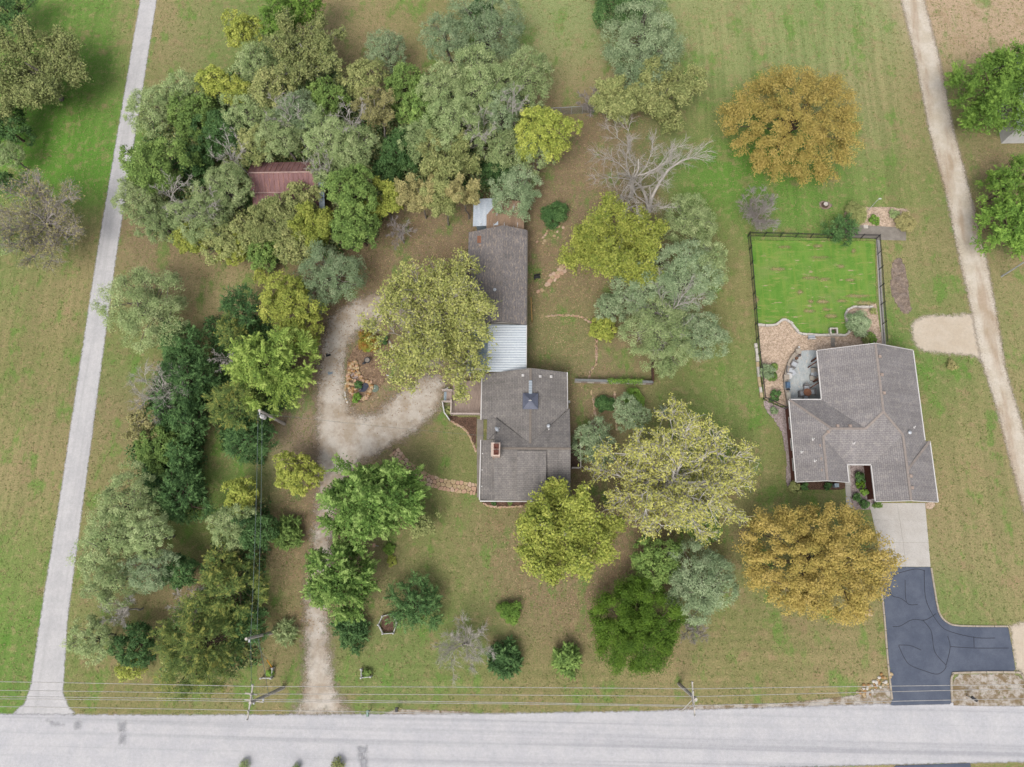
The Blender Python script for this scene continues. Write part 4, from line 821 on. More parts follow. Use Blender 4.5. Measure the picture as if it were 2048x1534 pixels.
tree('dark', 962, 30, 34, 8, 'dark green tree peeking through the top silvery crowns', W1)
tree('elm', 1052, 160, 60, 9, 'grey-green tree at the right shoulder of the wood', W1)
tree('elm', 962, 168, 66, 10, 'big rounded grey-green crown below the largest silvery one', W1)
tree('elm', 886, 182, 52, 10, 'grey-green crown left of the big rounded one', W1)
tree('elm', 906, 246, 60, 10, 'pale grey-green crown in the right centre of the wood', W1)
tree('sage', 1002, 224, 48, 8, 'sage crown beside the wire fence end of the wood', W1)
tree('green', 838, 222, 42, 8, 'green tree between the tan half-bare tree and the pale crowns', W1)
tree('elm', 850, 286, 48, 8, 'grey-green tree above the dark gap east of the barn', W1)
tree('dark', 806, 306, 48, 6, 'dark green tree in the deep gap east of the barn', W1)
tree('dark', 776, 346, 34, 4, 'low dark tree at the foot of the deep gap', W1)
tree('gold', 1088, 270, 60, 9, 'yellow-green tree at the right end of the wood, south of the wire fence', W1)
tree('elm', 1000, 300, 46, 7, 'grey-green tree filling the gap north of the white metal shed', W1)
tree('dark', 990, 344, 32, 4, 'dark low tree just behind the white metal shed', W1)
tree('elm', 1072, 304, 42, 7, 'grey-green tree tucked against the yellow-green one at the right end', W1)
twiggy('olive_tree', 892, 322, 60, 8, 'open olive tree on the south edge of the wood above the sheds', 'olive', m_bark, 8, W1, .3, 9, 3, 3, .4)
twiggy('thin_yellow_tree', 834, 384, 42, 8, 'thin yellowing tree, middle one of the row north of the long wing', 'straw', m_bark, 7, W1, .28, 7, 3, 3, .35)
twiggy('thin_yellow_tree', 882, 398, 40, 8, 'thin yellowing tree nearest the tan clearing above the long wing', 'olive', m_bark, 7, W1, .28, 7, 3, 3, .35)
twiggy('thin_yellow_tree', 926, 384, 36, 8, 'thin tan tree next to the white metal shed', 'straw', m_bark, 5, W1, .28, 7, 3, 3, .3)
twiggy('thin_yellow_tree', 764, 396, 40, 7, 'thin yellow tree right beside the tall bright green tree', 'gold', m_bark, 6, W1, .28, 7, 3, 3, .35)
tree('green', 706, 384, 52, 10, 'upper crown of bright foliage east of the red barn', W1, 1.1)
tree('green', 712, 452, 50, 8, 'lower rounded bright green tree east of the barn lean-to', W1, 1.1)
tree('olive', 604, 402, 44, 5.0, 'olive tree spilling over the south roof of the red barn', W1)
twiggy('olive_tree', 552, 448, 52, 6, 'yellow-olive thicket tree in front of the red barn', 'olive', m_bark, 8, W1, .28, 9, 3, 3, .4)
tree('elm', 540, 420, 28, 4.5, 'small grey-green tree against the south eave of the barn', W1)
twiggy('olive_tree', 628, 452, 46, 6, 'yellow-olive tree south-east of the red barn', 'gold', m_bark, 7, W1, .28, 8, 3, 3, .4)
tree('olive', 498, 472, 46, 5.5, 'olive tree south-west of the barn lean-to', W1)
tree('gold', 470, 498, 34, 4.5, 'low yellow-green tree on the fringe facing the clearing', W1)
tree('green', 528, 508, 36, 4.5, 'low green tree on the southern tip of the wood', W1)
tree('olive', 592, 492, 42, 5.5, 'olive tree right of the low green tip of the wood', W1)
tree('elm', 652, 346, 36, 6, 'grey-green tree at the blue end panel of the barn', W1)
twiggy('bare_sapling', 800, 466, 36, 4, 'bare grey sapling in the tan clearing west of the long wing', None, m_mauve, 0, limbs=7, sub=3, twig=3)
# --- west yard
tree('sage', 662, 556, 68, 7, 'loose sage-green tree alone between the wood and the looping drive')
tree('gold', 578, 606, 60, 8, 'golden yellow tree with a dense domed crown west of the drive')
tree('gold', 606, 664, 42, 6, 'smaller yellow tree under the golden dome beside the maple')
tree('gold', 522, 552, 16, 3, 'tiny yellow sapling left of the golden dome')
tree('darkcedar', 484, 616, 44, 7, 'dark cedar pressed against the golden tree')
tree('cedar', 466, 664, 34, 6, 'yellowish cedar just above the star-shaped maple')
tree('lime', 546, 738, 94, 9, 'large light green maple with star-like sprays west of the drive', None, 1.1)
twiggy('bare_sapling', 448, 722, 30, 5, 'grey bare twigs sticking out left of the large light green maple', None, m_dead, 0, limbs=6, sub=2, twig=3)
tree('cedar', 478, 806, 58, 8, 'broad cedar below the large light green maple')
tree('darkcedar', 504, 880, 46, 6, 'darker cedar under the power pole with the transformer')
tree('elm', 296, 618, 86, 9, 'big solitary grey-green elm beside the gravel lane')
H1 = 'dark hedge trees along the lane side'
tree('darkcedar', 368, 690, 50, 6, 'uppermost dark tree of the hedge below the solitary elm', H1)
tree('darkcedar', 384, 764, 56, 6, 'dark tree bulging into the grass strip in mid hedge', H1)
tree('darkcedar', 342, 824, 50, 5, 'dark tree of the hedge south of the bare fan of twigs', H1)
tree('darkcedar', 384, 846, 40, 5, 'dark tree on the grass-strip side of the lower hedge', H1)
tree('green', 318, 894, 50, 5, 'mid-green tree on the lane side of the lower hedge', H1)
tree('darkcedar', 366, 912, 36, 5, 'small dark tree in the notch of the lower hedge', H1)
tree('darkcedar', 366, 992, 58, 6, 'rounded dark tree at the foot of the hedge', H1)
twiggy('bare_tree', 322, 782, 76, 6, 'bare fan of grey twigs over the middle of the hedge', None, m_dead, 0, limbs=10, sub=3, twig=4, wood=.85)
twiggy('bare_tree', 292, 852, 42, 5, 'small half-bare tan tree on the lane side of the hedge', 'straw', m_dead, 1.5, limbs=7, sub=3, twig=3)
G1 = 'grey-green trees at the lane end'
tree('elm', 262, 1004, 64, 8, 'topmost grey-green crown of the clump near the lane end', G1)
tree('elm', 226, 1078, 66, 8, 'broad grey-green crown of the clump, nearest the lane', G1)
tree('elm', 296, 1068, 52, 8, 'rounded grey-green crown in the centre of the clump', G1)
tree('sage', 304, 1140, 48, 7, 'sage crown overhanging the dark tree in the clump', G1)
tree('elm', 224, 1160, 58, 7, 'lowest grey-green crown of the clump', G1)
tree('dark', 362, 1142, 40, 5, 'dark rounded tree behind the sage crown', None)
twiggy('dead_tree', 238, 1222, 44, 6, 'bare white twigs below the grey-green clump', None, m_pale, 0, limbs=6, sub=3, twig=3)
tree('elm', 190, 1278, 48, 6, 'pale grey-green tree by the lane mouth')
tree('dark', 272, 1290, 46, 5, 'dark green tree between the lane mouth and the big cedar')
tree('gold', 262, 1334, 28, 3, 'yellow-green low tree below the dark one near the lane mouth')
tree('cedar', 402, 1292, 92, 8, 'largest yellow-tipped cedar near the road, left of the power pole', None, 1.15)
tree('cedar', 462, 1184, 66, 7, 'cedar directly above the largest yellow-tipped one')
tree('darkcedar', 494, 1252, 42, 5, 'dark cedar between the largest cedar and the power pole')
twiggy('bare_tree', 376, 1210, 46, 4, 'leaning bare grey brush beside the cedars', None, m_dead, 0, limbs=6, sub=3, twig=3)
tree('cedar', 444, 1122, 36, 5, 'small yellow-green cedar at the top of the cedar row')
tree('elm', 464, 1050, 46, 6, 'grey-green tree above the cedar row')
tree('dark', 510, 1062, 46, 5, 'dark green tree under the overhead wires', None)
tree('gold', 482, 990, 36, 5, 'yellow-tinted tree at the top of the strip under the wires')
bush(574, 1066, 34, 2.0, 'loose green bush between the wires and the drive', 'green', 'plume', per=70, size=.24)
bush(570, 1264, 25, 1.4, 'spiky grey-green clump with a dark heart near the drive', 'grey', 'plume', per=45, size=.34, asp=.16)
bush(702, 1262, 36, 2.0, 'dark leggy bush just below the lower maple on the drive', 'dark', 'plume', per=70, size=.24)
# --- front yard
tree('gold', 594, 946, 46, 5, 'small yellow-green tree at the west edge of the drive')
tree('maple', 744, 1000, 104, 9, 'largest green maple beside the drive in front of the house', None, 1.15, sq=.92)
tree('olive', 842, 1044, 32, 4, 'small yellowish tree under the right side of the largest maple')
tree('maple', 684, 1160, 86, 8, 'lower green maple overhanging the drive near the road', None, 1.15, sq=.86)
tree('darkcedar', 830, 1208, 56, 4, 'dark spreading juniper beside the white hexagon border')
twiggy('bare_tree', 932, 1292, 74, 4.5, 'bare greyish two-stemmed tree on the front lawn', None, m_dead, 0, limbs=10, sub=3, twig=4, wood=.85)
bush(1020, 1224, 23, 1.6, 'small light green sapling on the front lawn', 'bright')
bush(1008, 1318, 36, 2.2, 'dark rounded bush next to the bare two-stemmed tree', 'dark', 'plume', size=.24, per=120)
bush(1134, 1320, 28, 2.2, 'solitary rounded bush in the middle of the front lawn', 'green', 'plume', size=.24, per=120)
tree('moss', 1272, 1250, 93, 7, 'big dense domed yew, deep mossy green', None, 1.2)
tree('sage', 1396, 1164, 78, 7, 'silvery blue-green tree beside the domed yew', None, 1.1)
tree('green', 1310, 1124, 52, 6, 'olive-green tree behind the domed yew', None)
twiggy('bare_tree', 1388, 1262, 38, 3, 'low bare grey brush at the foot of the silvery tree', None, m_mauve, 0, limbs=7, sub=3, twig=3)
tree('orange', 1634, 1122, 146, 9, 'golden orange tree spreading over the concrete and asphalt drives', None, 1.25, sq=.86)
twiggy('gold_tree', 1126, 1064, 110, 9, 'yellow-green tree leaning over the front corner of the farmhouse', 'gold', m_pale, 7, None, .32, 11, 4, 3, .5)
twiggy('pale_open_tree', 1342, 958, 158, 9, 'widest pale yellow tree with white branches between the houses', 'pale', m_white_bark, 2.4, None, .28, 16, 4, 3, .32, .6, wood=1.5)
tree('green', 1400, 1046, 40, 3, 'low green tree hidden under the widest pale yellow tree')
tree('sage', 1188, 886, 48, 5, 'sage tree close to the east side of the farmhouse')
tree('sage', 1260, 828, 38, 4.5, 'small sage tree between the dark bush and the yucca')
bush(1208, 808, 20, 1.5, 'dark green bush in the bed east of the farmhouse', 'dark')
bush(1268, 800, 22, 1.2, 'bright green bush behind the small sage tree', 'bright')
Q1 = 'silvery trees east of the breezeway'
tree('sage', 1286, 580, 66, 7, 'left-hand silvery crown of the cluster east of the breezeway', Q1)
tree('sage', 1368, 560, 74, 8, 'topmost silvery crown of the cluster, right of the golden tree', Q1)
tree('elm', 1318, 668, 76, 8, 'lower silvery crown overhanging the brown board fence', Q1)
tree('sage', 1402, 672, 52, 7, 'lower right silvery crown facing the mown strip', Q1)
tree('elm', 1412, 532, 48, 7, 'right-hand feathery crown of the silvery cluster', Q1)
tree('elm', 1330, 736, 26, 3.5, 'small silvery crown at the lower tip of the cluster', Q1)
twiggy('dead_tree', 1330, 620, 92, 8.4, 'bare white limbs breaking through the silvery cluster', None, m_pale, 0, None, limbs=7, sub=2, twig=3)
twiggy('gold_tree', 1236, 506, 106, 8, 'bright golden-green tree between the rock steps and the silvery cluster', 'gold', m_pale, 9, None, .32, 11, 4, 3, .5)
tree('sage', 1222, 616, 34, 4, 'small sage tree left of the silvery cluster', None)
tree('gold', 1206, 658, 27, 2.5, 'small round golden shrub-tree at the edge of the stone-edged lawn')
tree('elm', 1380, 444, 56, 6, 'grey-green tree alone on the grass east of the golden tree')
twiggy('dead_tree', 1272, 345, 118, 10, 'large leafless tree with fine upright twigs', None, m_dead, 0, None, limbs=11, sub=3, twig=4, flat=1.1, wood=.85)
fallen_limb()
twiggy('half_bare_tree', 1334, 194, 80, 7, 'yellow-tan open tree north of the leafless tree', 'olive', m_bark, 8, None, .3, 9, 3, 3, .4)
twiggy('olive_tree', 1236, 206, 56, 6, 'smaller yellowish tree left of the yellow-tan open one', 'olive', m_bark, 8, None, .3, 8, 3, 3, .4)
twiggy('bare_sapling', 1184, 206, 34, 4, 'bare mauve sapling at the end of the wire fence', None, m_mauve, 0, limbs=8, sub=3, twig=4)
tree('sage', 1286, 82, 88, 9, 'large silvery tree at the top right of the middle lawn')
tree('sage', 1284, 152, 56, 7, 'lower silvery tree in front of the large one at the top')
tree('dark', 1242, 4, 64, 8, 'dark green tree at the top edge beside the large silvery tree')
tree('orange', 1582, 250, 132, 9, 'golden orange tree alone on the upper right lawn', None, 1.25)
tree('sage', 1030, 386, 56, 6, 'grey-green tree leaning over the white metal shed')
bush(1110, 430, 27, 2, 'dark green bush east of the white metal shed', 'dark')
twiggy('bare_tree', 1514, 424, 52, 4, 'mauve leafless tree at the corner of the black fence', None, m_mauve, 0, limbs=13, sub=4, twig=4, wood=.8)
tree('bright', 1996, 196, 92, 9, 'large green maple in front of the white outbuilding', None, 1.1)
tree('bright', 2022, 142, 50, 8, 'green maple rising behind the large one by the outbuilding')
tree('bright', 2014, 372, 56, 7, 'green maple below the outbuilding, upper of the pair at the edge')
tree('bright', 2022, 456, 66, 7, 'green maple at the edge, lower of the pair beside the side drive', None, 1.1)
twiggy('spreading_oak', 880, 654, 152, 10, 'big spreading yellow-olive tree shading the breezeway and deck', 'oak', m_pale, 4.2, None, .33, 15, 4, 3, .5, .6)
for px, py, rp, lb in ((488, 1532, 10, 'tip of a small tree at the bottom edge, left one'), (592, 1538, 8, 'tip of a small tree at the bottom edge, middle one'), (676, 1531, 14, 'tip of a small tree at the bottom edge, rightmost and leafiest')):
    tree('elm' if px < 600 else 'olive', px, py, rp, .9, lb)
# undergrowth and fallen leaves: uncountable
def scatter(name, polys, n, mat, size, hfun, label, tilt=.35, avoid=None, seed=5, asp=.6, spread=1.2):
    r = np.random.default_rng(seed); out = []
    q = [np.array([k[:2] for k in p]) for p in polys]; lo = np.min([k.min(0) for k in q], 0); hi = np.max([k.max(0) for k in q], 0); got = 0
    while got < n:
        X = r.uniform(lo[0], hi[0], n*3); Y = r.uniform(lo[1], hi[1], n*3); D = np.full(X.shape, -1e9)
        for p in polys: D = np.maximum(D, sdist(X, Y, p))
        k = D+r.normal(0, spread, len(X)) > 0
        for a in (avoid or []): k &= ~inside(X, Y, a)
        out.append(np.stack([X[k], Y[k]], 1)); got += k.sum()
    XY = np.concatenate(out)[:n]; C = np.stack([XY[:, 0], XY[:, 1], hfun(XY, r)], 1)
    D = unit(np.array([0, 0, 1.0])+r.normal(0, tilt, (n, 3)))
    o = leaves(name, C, D, unit(r.normal(0, 1, (n, 3))), size*r.uniform(.6, 1.4, n), asp, r.uniform(0, 1, n), mat, None); return tag(o, label, None, None, 'stuff')
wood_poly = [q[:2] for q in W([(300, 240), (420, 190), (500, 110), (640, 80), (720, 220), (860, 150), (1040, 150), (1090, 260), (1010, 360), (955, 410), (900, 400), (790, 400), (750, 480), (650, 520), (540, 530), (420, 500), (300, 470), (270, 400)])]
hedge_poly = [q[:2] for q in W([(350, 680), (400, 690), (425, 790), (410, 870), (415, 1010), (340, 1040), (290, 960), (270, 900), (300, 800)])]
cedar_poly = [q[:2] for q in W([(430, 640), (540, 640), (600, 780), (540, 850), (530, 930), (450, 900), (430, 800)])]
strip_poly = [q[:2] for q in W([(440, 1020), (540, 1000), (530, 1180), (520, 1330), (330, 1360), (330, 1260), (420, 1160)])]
lump = lambda XY, r: .1+np.abs(np.sin(XY[:, 0]*.9)*np.cos(XY[:, 1]*.8+.5*XY[:, 0]))*1.1*r.random(len(XY))+.3*r.random(len(XY))
barn_fp = [(-36.8, 41.2), (-26.6, 41.2), (-26.6, 48.3), (-36.8, 48.3)]; wing_fp = [(-12, 20), (-2, 20), (-2, 43), (-12, 43)]
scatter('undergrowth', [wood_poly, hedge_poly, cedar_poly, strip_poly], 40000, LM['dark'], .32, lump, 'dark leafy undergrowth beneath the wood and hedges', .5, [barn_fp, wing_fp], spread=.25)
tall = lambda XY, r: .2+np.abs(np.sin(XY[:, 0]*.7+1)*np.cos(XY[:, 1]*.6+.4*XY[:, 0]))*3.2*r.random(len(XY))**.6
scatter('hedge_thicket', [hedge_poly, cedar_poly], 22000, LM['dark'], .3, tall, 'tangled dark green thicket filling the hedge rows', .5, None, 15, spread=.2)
scatter('wood_thicket', [wood_poly], 26000, LM['grey'], .3, tall, 'tangled grey-green thicket between the trees of the wood', .5, [barn_fp, wing_fp], 16, spread=.2)
scatter('olive_thicket', [wood_poly, strip_poly], 20000, LM['olive'], .28, tall, 'tangled olive thicket between the trees of the wood', .5, [barn_fp, wing_fp], 17, spread=.2)
lit = [[q[:2] for q in W(p)] for p in ([(600, 560), (760, 440), (950, 400), (1060, 480), (1180, 420), (1200, 640), (1150, 800), (1080, 740), (880, 780), (740, 840), (640, 760)], [(560, 980), (640, 960), (640, 1250), (560, 1280)], [(960, 1020), (1260, 1040), (1300, 1150), (1200, 1260), (1000, 1200)], [(1160, 180), (1320, 240), (1330, 420), (1130, 420)])]
hz = lambda XY, r: .028+.02*r.random(len(XY))
house_fp = [[(-9.4, 20.5), (-2.2, 20.5), (-2.2, 38.4), (-9.4, 38.4)], [(-7.5, 6.5), (2.6, 6.5), (2.6, 21), (-7.5, 21)], [(-9, 38), (-2.5, 38), (-2.5, 43), (-9, 43)]]
scatter('fallen_leaves', lit, 13000, LM['brown'], .15, hz, 'dry brown leaves scattered over the yard', .2, house_fp, 9)

# ------------------------------------------------------------------ fenced lawn and rear garden of the right-hand house
n = N('lush_lawn'); p = n.pos()
col = n.mix(n.smooth(n.noise(p, .6, 5, .7), .35, .65), A(96, 146, 48), A(118, 158, 64))
col = n.mix(n.math('MULTIPLY', n.smooth(n.noise(n.mapv(p, (.5, 2.2, 1)), 1.0, 5, .7), .50, .66), .85), col, A(150, 158, 84))
col = n.mix(n.math('MULTIPLY', n.smooth(n.noise(n.mapv(p, (.9, 4.0, 1)), .7, 4, .6), .61, .66), .85), col, A(196, 172, 140))
col = n.mix(n.math('MULTIPLY', n.smooth(n.noise(n.mapv(p, (2.2, .12, 1)), 1.0, 3, .6), .48, .62), .45), col, A(140, 160, 72))
col = n.mix(n.math('MULTIPLY', n.smooth(n.noise(p, .28, 4, .6), .5, .66), .5), col, A(134, 152, 84))
col = n.mix(1.0, col, n.ramp(n.noise(p, 9, 5, .8), [(.28, (.66,)*3), (.72, (1.34,)*3)]), 'MULTIPLY'); n.bump(n.noise(p, 18, 3), .5, .06)
m_lush = frayed(n, col, -.1, .1, .25)
wall_top = [(1515, 651), (1546, 651), (1555, 648), (1563, 641), (1572, 640), (1583, 648), (1590, 658), (1600, 668), (1630, 670.5), (1658, 671), (1676, 671), (1690, 671), (1698, 664), (1697, 650), (1692, 640), (1690, 630), (1696, 620), (1708, 615)]
lawn_px = [(1502, 480), (1750, 482), (1752, 560), (1752, 606), (1708, 612), (1696, 619), (1689, 630), (1692, 645), (1697, 660), (1690, 669), (1600, 666), (1583, 646), (1572, 638), (1562, 639), (1546, 649), (1514, 649)]
sheet('fenced_lawn', [[q[:2] for q in W(lawn_px)]], m_lush, .009, .3, .3, 'bright green striped lawn inside the black fence')
n = N('worn_turf'); p = n.pos(); m_worn = frayed(n, n.mix(n.smooth(n.noise(p, 3, 5, .7), .4, .6), A(186, 164, 130), A(150, 148, 88)), -.2, .25, .9, 3)
for x, y, w_, h_ in ((1556, 538, 16, 3), (1600, 584, 6, 4), (1622, 603, 5, 4), (1645, 603, 13, 4), (1684, 602, 10, 3), (1716, 592, 24, 3), (1662, 632, 13, 4), (1618, 622, 12, 3), (1622, 556, 18, 2.5), (1648, 558, 14, 2), (1700, 560, 9, 3), (1707, 502, 4, 4), (1640, 515, 22, 1.8), (1570, 494, 14, 2), (1682, 533, 7, 3), (1652, 619, 7, 3), (1512, 600, 5, 8), (1636, 492, 9, 3), (1730, 606, 20, 4)):
    sheet('worn_patch', [[q[:2] for q in W([(x-w_, y), (x-w_*.5, y-h_), (x+w_*.6, y-h_*.8), (x+w_, y+h_*.2), (x+w_*.4, y+h_), (x-w_*.6, y+h_*.9)])]], m_worn, .013, .2, .4, None, None, None, bpy.data.objects['fenced_lawn'])
m_pea = mottled('pea_gravel', A(192, 168, 144), A(176, 152, 130), 1.5, 22, .95, .6, c3=A(206, 186, 166))
def bed(name, pts, mat, z, label): return sheet(name, [[tuple(q[:2]) for q in smoothline(W(pts), 3, True)]], mat, z, .25, .15, label)
def fray_m(name, c1, c2, c3, sc=9):
    n = N(name); p = n.pos(); col = n.mix(n.smooth(n.noise(p, 1.4, 5, .7), .35, .65), c1, c2); f = n.noise(p, sc, 4, .85)
    v = n.new('ShaderNodeTexVoronoi'); v.inputs['Scale'].default_value = sc*.75; n.l.new(p, v.inputs['Vector'])
    col = n.mix(n.math('MULTIPLY', n.smooth(f, .52, .62), .7), col, c3); sp = n.new('ShaderNodeSeparateColor'); n.l.new(v.outputs['Color'], sp.inputs[0]); col = n.mix(1.0, col, n.ramp(sp.outputs[0], [(0, (.72, .7, .68)), (1, (1.25, 1.26, 1.3))]), 'MULTIPLY')
    col = n.mix(1.0, col, n.ramp(n.noise(p, sc*2.2, 3, .8), [(.3, (.7,)*3), (.7, (1.28,)*3)]), 'MULTIPLY'); n.bump(v.outputs['Distance'], .8, .05); return frayed(n, col, -.08, .08, .2, 4)
m_peaf = fray_m('pea_gravel_bed', A(206, 182, 156), A(192, 168, 144), A(226, 210, 192)); m_pink = fray_m('pink_gravel_bed', A(176, 160, 154), A(160, 144, 140), A(206, 192, 188)); m_mulch = fray_m('mulch_bed', A(110, 84, 68), A(92, 70, 58), A(140, 110, 88)); m_soil = fray_m('bare_soil', A(150, 132, 116), A(128, 114, 104), A(168, 148, 128), 5)
sheet('gravel_court', [[q[:2] for q in W(wall_top[:12]+[(1752, 660), (1752, 610), (1766, 690), (1640, 712), (1600, 725), (1584, 760), (1582, 818), (1528, 800)])], [q[:2] for q in W([(1690, 612), (1752, 606), (1768, 692), (1640, 705), (1680, 672)])]], m_peaf, .0055, .25, .12, 'pale gravel garden court below the fenced lawn')
bed('side_gravel_bed', [(1526, 800), (1556, 812), (1580, 820), (1586, 880), (1594, 950), (1596, 972), (1574, 972), (1572, 930), (1568, 890), (1562, 864), (1546, 838), (1534, 824)], m_pink, .0065, 'winding pinkish gravel bed along the west wall of the ranch house')
bed('front_bed', [(1592, 966), (1684, 962), (1688, 978), (1640, 980), (1596, 980)], m_mulch, .0062, 'narrow mulch bed below the front gable')
bed('entry_bed', [(1700, 930), (1752, 928), (1760, 1010), (1736, 1020), (1706, 1018), (1700, 990)], m_pink, .0062, 'pinkish gravel bed in the front entry court')
bed('corner_bed', [(1852, 1006), (1868, 1004), (1870, 1014), (1858, 1020), (1850, 1014)], m_peaf, .0062, 'small gravel corner bed beside the garage')
bed('far_garden_bed', [(1694, 418), (1740, 414), (1812, 418), (1822, 440), (1814, 456), (1700, 452), (1690, 436)], m_peaf, .0062, 'dry garden bed beyond the black fence')
bed('soil_patch', [(1786, 522), (1804, 518), (1816, 560), (1820, 600), (1824, 622), (1808, 628), (1790, 604), (1780, 580), (1782, 550)], m_soil, .0062, 'dark bare soil patch between fence and side drive')
bed('stump_patch', [(1640, 402), (1660, 404), (1664, 414), (1648, 420), (1638, 412)], m_soil, .0062, 'small bare patch round the stump')
slab('garden_pad', [(1690, 446), (1700, 449), (1812, 456), (1812, 481), (1760, 480), (1752, 478), (1690, 474)], m_concd, -.02, .045, 'stained concrete pad beyond the black fence')
slab('fence_walk', [(1752, 478), (1760, 481), (1765, 590), (1772, 690), (1764, 690), (1757, 590)], mottled('walk_concrete', A(186, 182, 174), A(172, 166, 158), 1, 14), -.02, .04, 'long thin concrete walk outside the black fence')
# terrace wall: white blocks
m_block = mottled('white_limestone_block', A(224, 218, 208), A(206, 198, 186), 4, 18, .95, .4)
def blockwall(name, label, cat, line, mat, w=.24, h=.3, step=.42, z=0.0, group=None, jit=.03, alt=None):
    q = smoothline(W(line), 6); pts = [q[0]]; acc = 0
    for a, b in zip(q[:-1], q[1:]):
        d = np.linalg.norm(b-a); acc += d
        if acc >= step: pts.append(b); acc = 0
    t = thing(name, label, cat, tuple(q[len(q)//2]), group); r = np.random.default_rng(len(line)*31+int(abs(line[0][0])))
    for i in range(len(pts)-1):
        a, b = pts[i], pts[i+1]; hh = h*r.uniform(.85, 1.12); o = np.array([r.uniform(-jit, jit), r.uniform(-jit, jit), z+hh/2-.03])
        MB().beam(a+(b-a)*.02+o, b-(b-a)*.03+o, w*r.uniform(.85, 1.15), hh).build('block', alt[r.integers(len(alt))] if alt else mat, t)
    return t
blockwall('retaining_wall', 'white limestone block wall along the bottom of the fenced lawn', 'retaining wall', wall_top[:11], m_block, step=.34)
blockwall('retaining_wall', 'white limestone block wall curling round the big gravel-court shrub', 'retaining wall', wall_top[10:]+[(1750, 615)], m_block, step=.34)
blockwall('retaining_wall', 'buff and white block wall outside the lower black fence', 'retaining wall', [(1511, 688), (1513, 710), (1515, 740), (1519, 770), (1523, 799)], m_block, w=.3, step=.45, alt=[m_block, mottled('buff_block', A(206, 186, 148), A(190, 170, 134), 4, 16, .95, .3)])
pb = thing('planter_box', 'square white block planter set into the terrace wall', 'planter', tuple(P(1665, 665)))
c = P(1665, 665)
for dx, dy, sx, sy in ((-.36, 0, .16, .86), (.36, 0, .16, .86), (0, .36, .56, .14), (0, -.36, .56, .14)): MB().box((c[0]+dx, c[1]+dy, .25), (sx, sy, .5)).build('side', m_block, pb)
MB().box((c[0], c[1], .18), (.6, .6, .3)).build('soil', m_mulch, pb)
bush(1665, 664, 4, .9, 'tiny dark plant in the white block planter', 'dark', per=60, size=.1)
# black metal fence
fn = thing('metal_fence', 'black metal picket fence enclosing the bright lawn', 'fence', tuple(P(1497, 473)))
FL = [(1577, 822), (1526, 799), (1519, 740), (1512, 680), (1508, 620), (1503, 560), (1498, 500), (1495, 473), (1560, 474), (1620, 476), (1690, 477), (1752, 478), (1757, 540), (1761, 610), (1767, 688)]
pk = []; Fw = [P(*k) for k in FL]
for a, b in zip(Fw[:-1], Fw[1:]):
    L = np.linalg.norm(b-a); k = max(1, round(L/2.3))
    for i in range(k): 
        q0 = a+(b-a)*i/k; q1 = a+(b-a)*(i+1)/k
        MB().box((q0[0], q0[1], .62), (.07, .07, 1.24)).box((q0[0], q0[1], 1.26), (.1, .1, .05), 0, .6).build('post', m_black, fn)
        for z in (.18, .95, 1.15): MB().beam(q0+[0, 0, z], q1+[0, 0, z], .035, .045).build('rail', m_black, fn)
        nk = int(np.linalg.norm(q1-q0)/.13)
        for j in range(1, nk): u = q0+(q1-q0)*j/nk; pk.append([u[0], u[1], .08, u[0], u[1], 1.2, .011, .011])
o = segs_mesh('pickets', pk, m_black, fn, 4); o['kind'] = 'stuff'
# patio
slab('patio', [tuple(q[:2]) for q in smoothline([P(1650, 702), P(1612, 701), P(1596, 706), P(1582, 722), P(1574, 745), P(1572, 765), P(1575, 785), P(1580, 806)], 4)]+[(31.55, 17.3), (31.55, 22.9)], mottled('stamped_patio_concrete', A(202, 206, 204), A(182, 190, 192), 1.1, 9, .8, .2, c3=A(212, 206, 196), stretch=(1.6, .8, 1)), -.05, .07, 'grey-blue stamped concrete patio tucked under the ranch house eave', world=True)
m_pw = mottled('patio_wall_stone', A(164, 152, 138), A(146, 134, 122), 2.5, 14, .95, .3)
m_pc = mottled('patio_wall_cap', A(190, 178, 162), A(174, 162, 148), 2, 14, .95, .2)
pwl = thing('seat_wall', 'low curved stone seat wall round the patio', 'seat wall', tuple(P(1575, 745)))
q = smoothline([P(1593, 706), P(1582, 718), P(1573, 738), P(1569, 762), P(1571, 782), P(1576, 806)], 5)
for k in range(len(q)-1):
    MB().beam(q[k]+[0, 0, .22], q[k+1]+[0, 0, .22], .3, .44).build('wall_block', m_pw, pwl); MB().beam(q[k]+[0, 0, .475], q[k]*.03+q[k+1]*.97+[0, 0, .475], .4, .07).build('capstone', m_pc, pwl)
for k in (0, 14, 25): MB().box((q[k][0], q[k][1], .34), (.5, .5, .68)).box((q[k][0], q[k][1], .72), (.58, .58, .08)).build('pier', m_pc, pwl)
m_cush = mottled('pale_cushion', A(208, 212, 216), A(194, 198, 204), 5, 20, .9, .1); m_rattan = mottled('grey_rattan', A(150, 146, 144), A(132, 128, 128), 8, 30, .8, .3); m_grey = mottled('grey_furniture', A(190, 196, 202), A(174, 180, 188), 5, 20, .7, .1)
def pat(px, py): return P(px, py, .3)
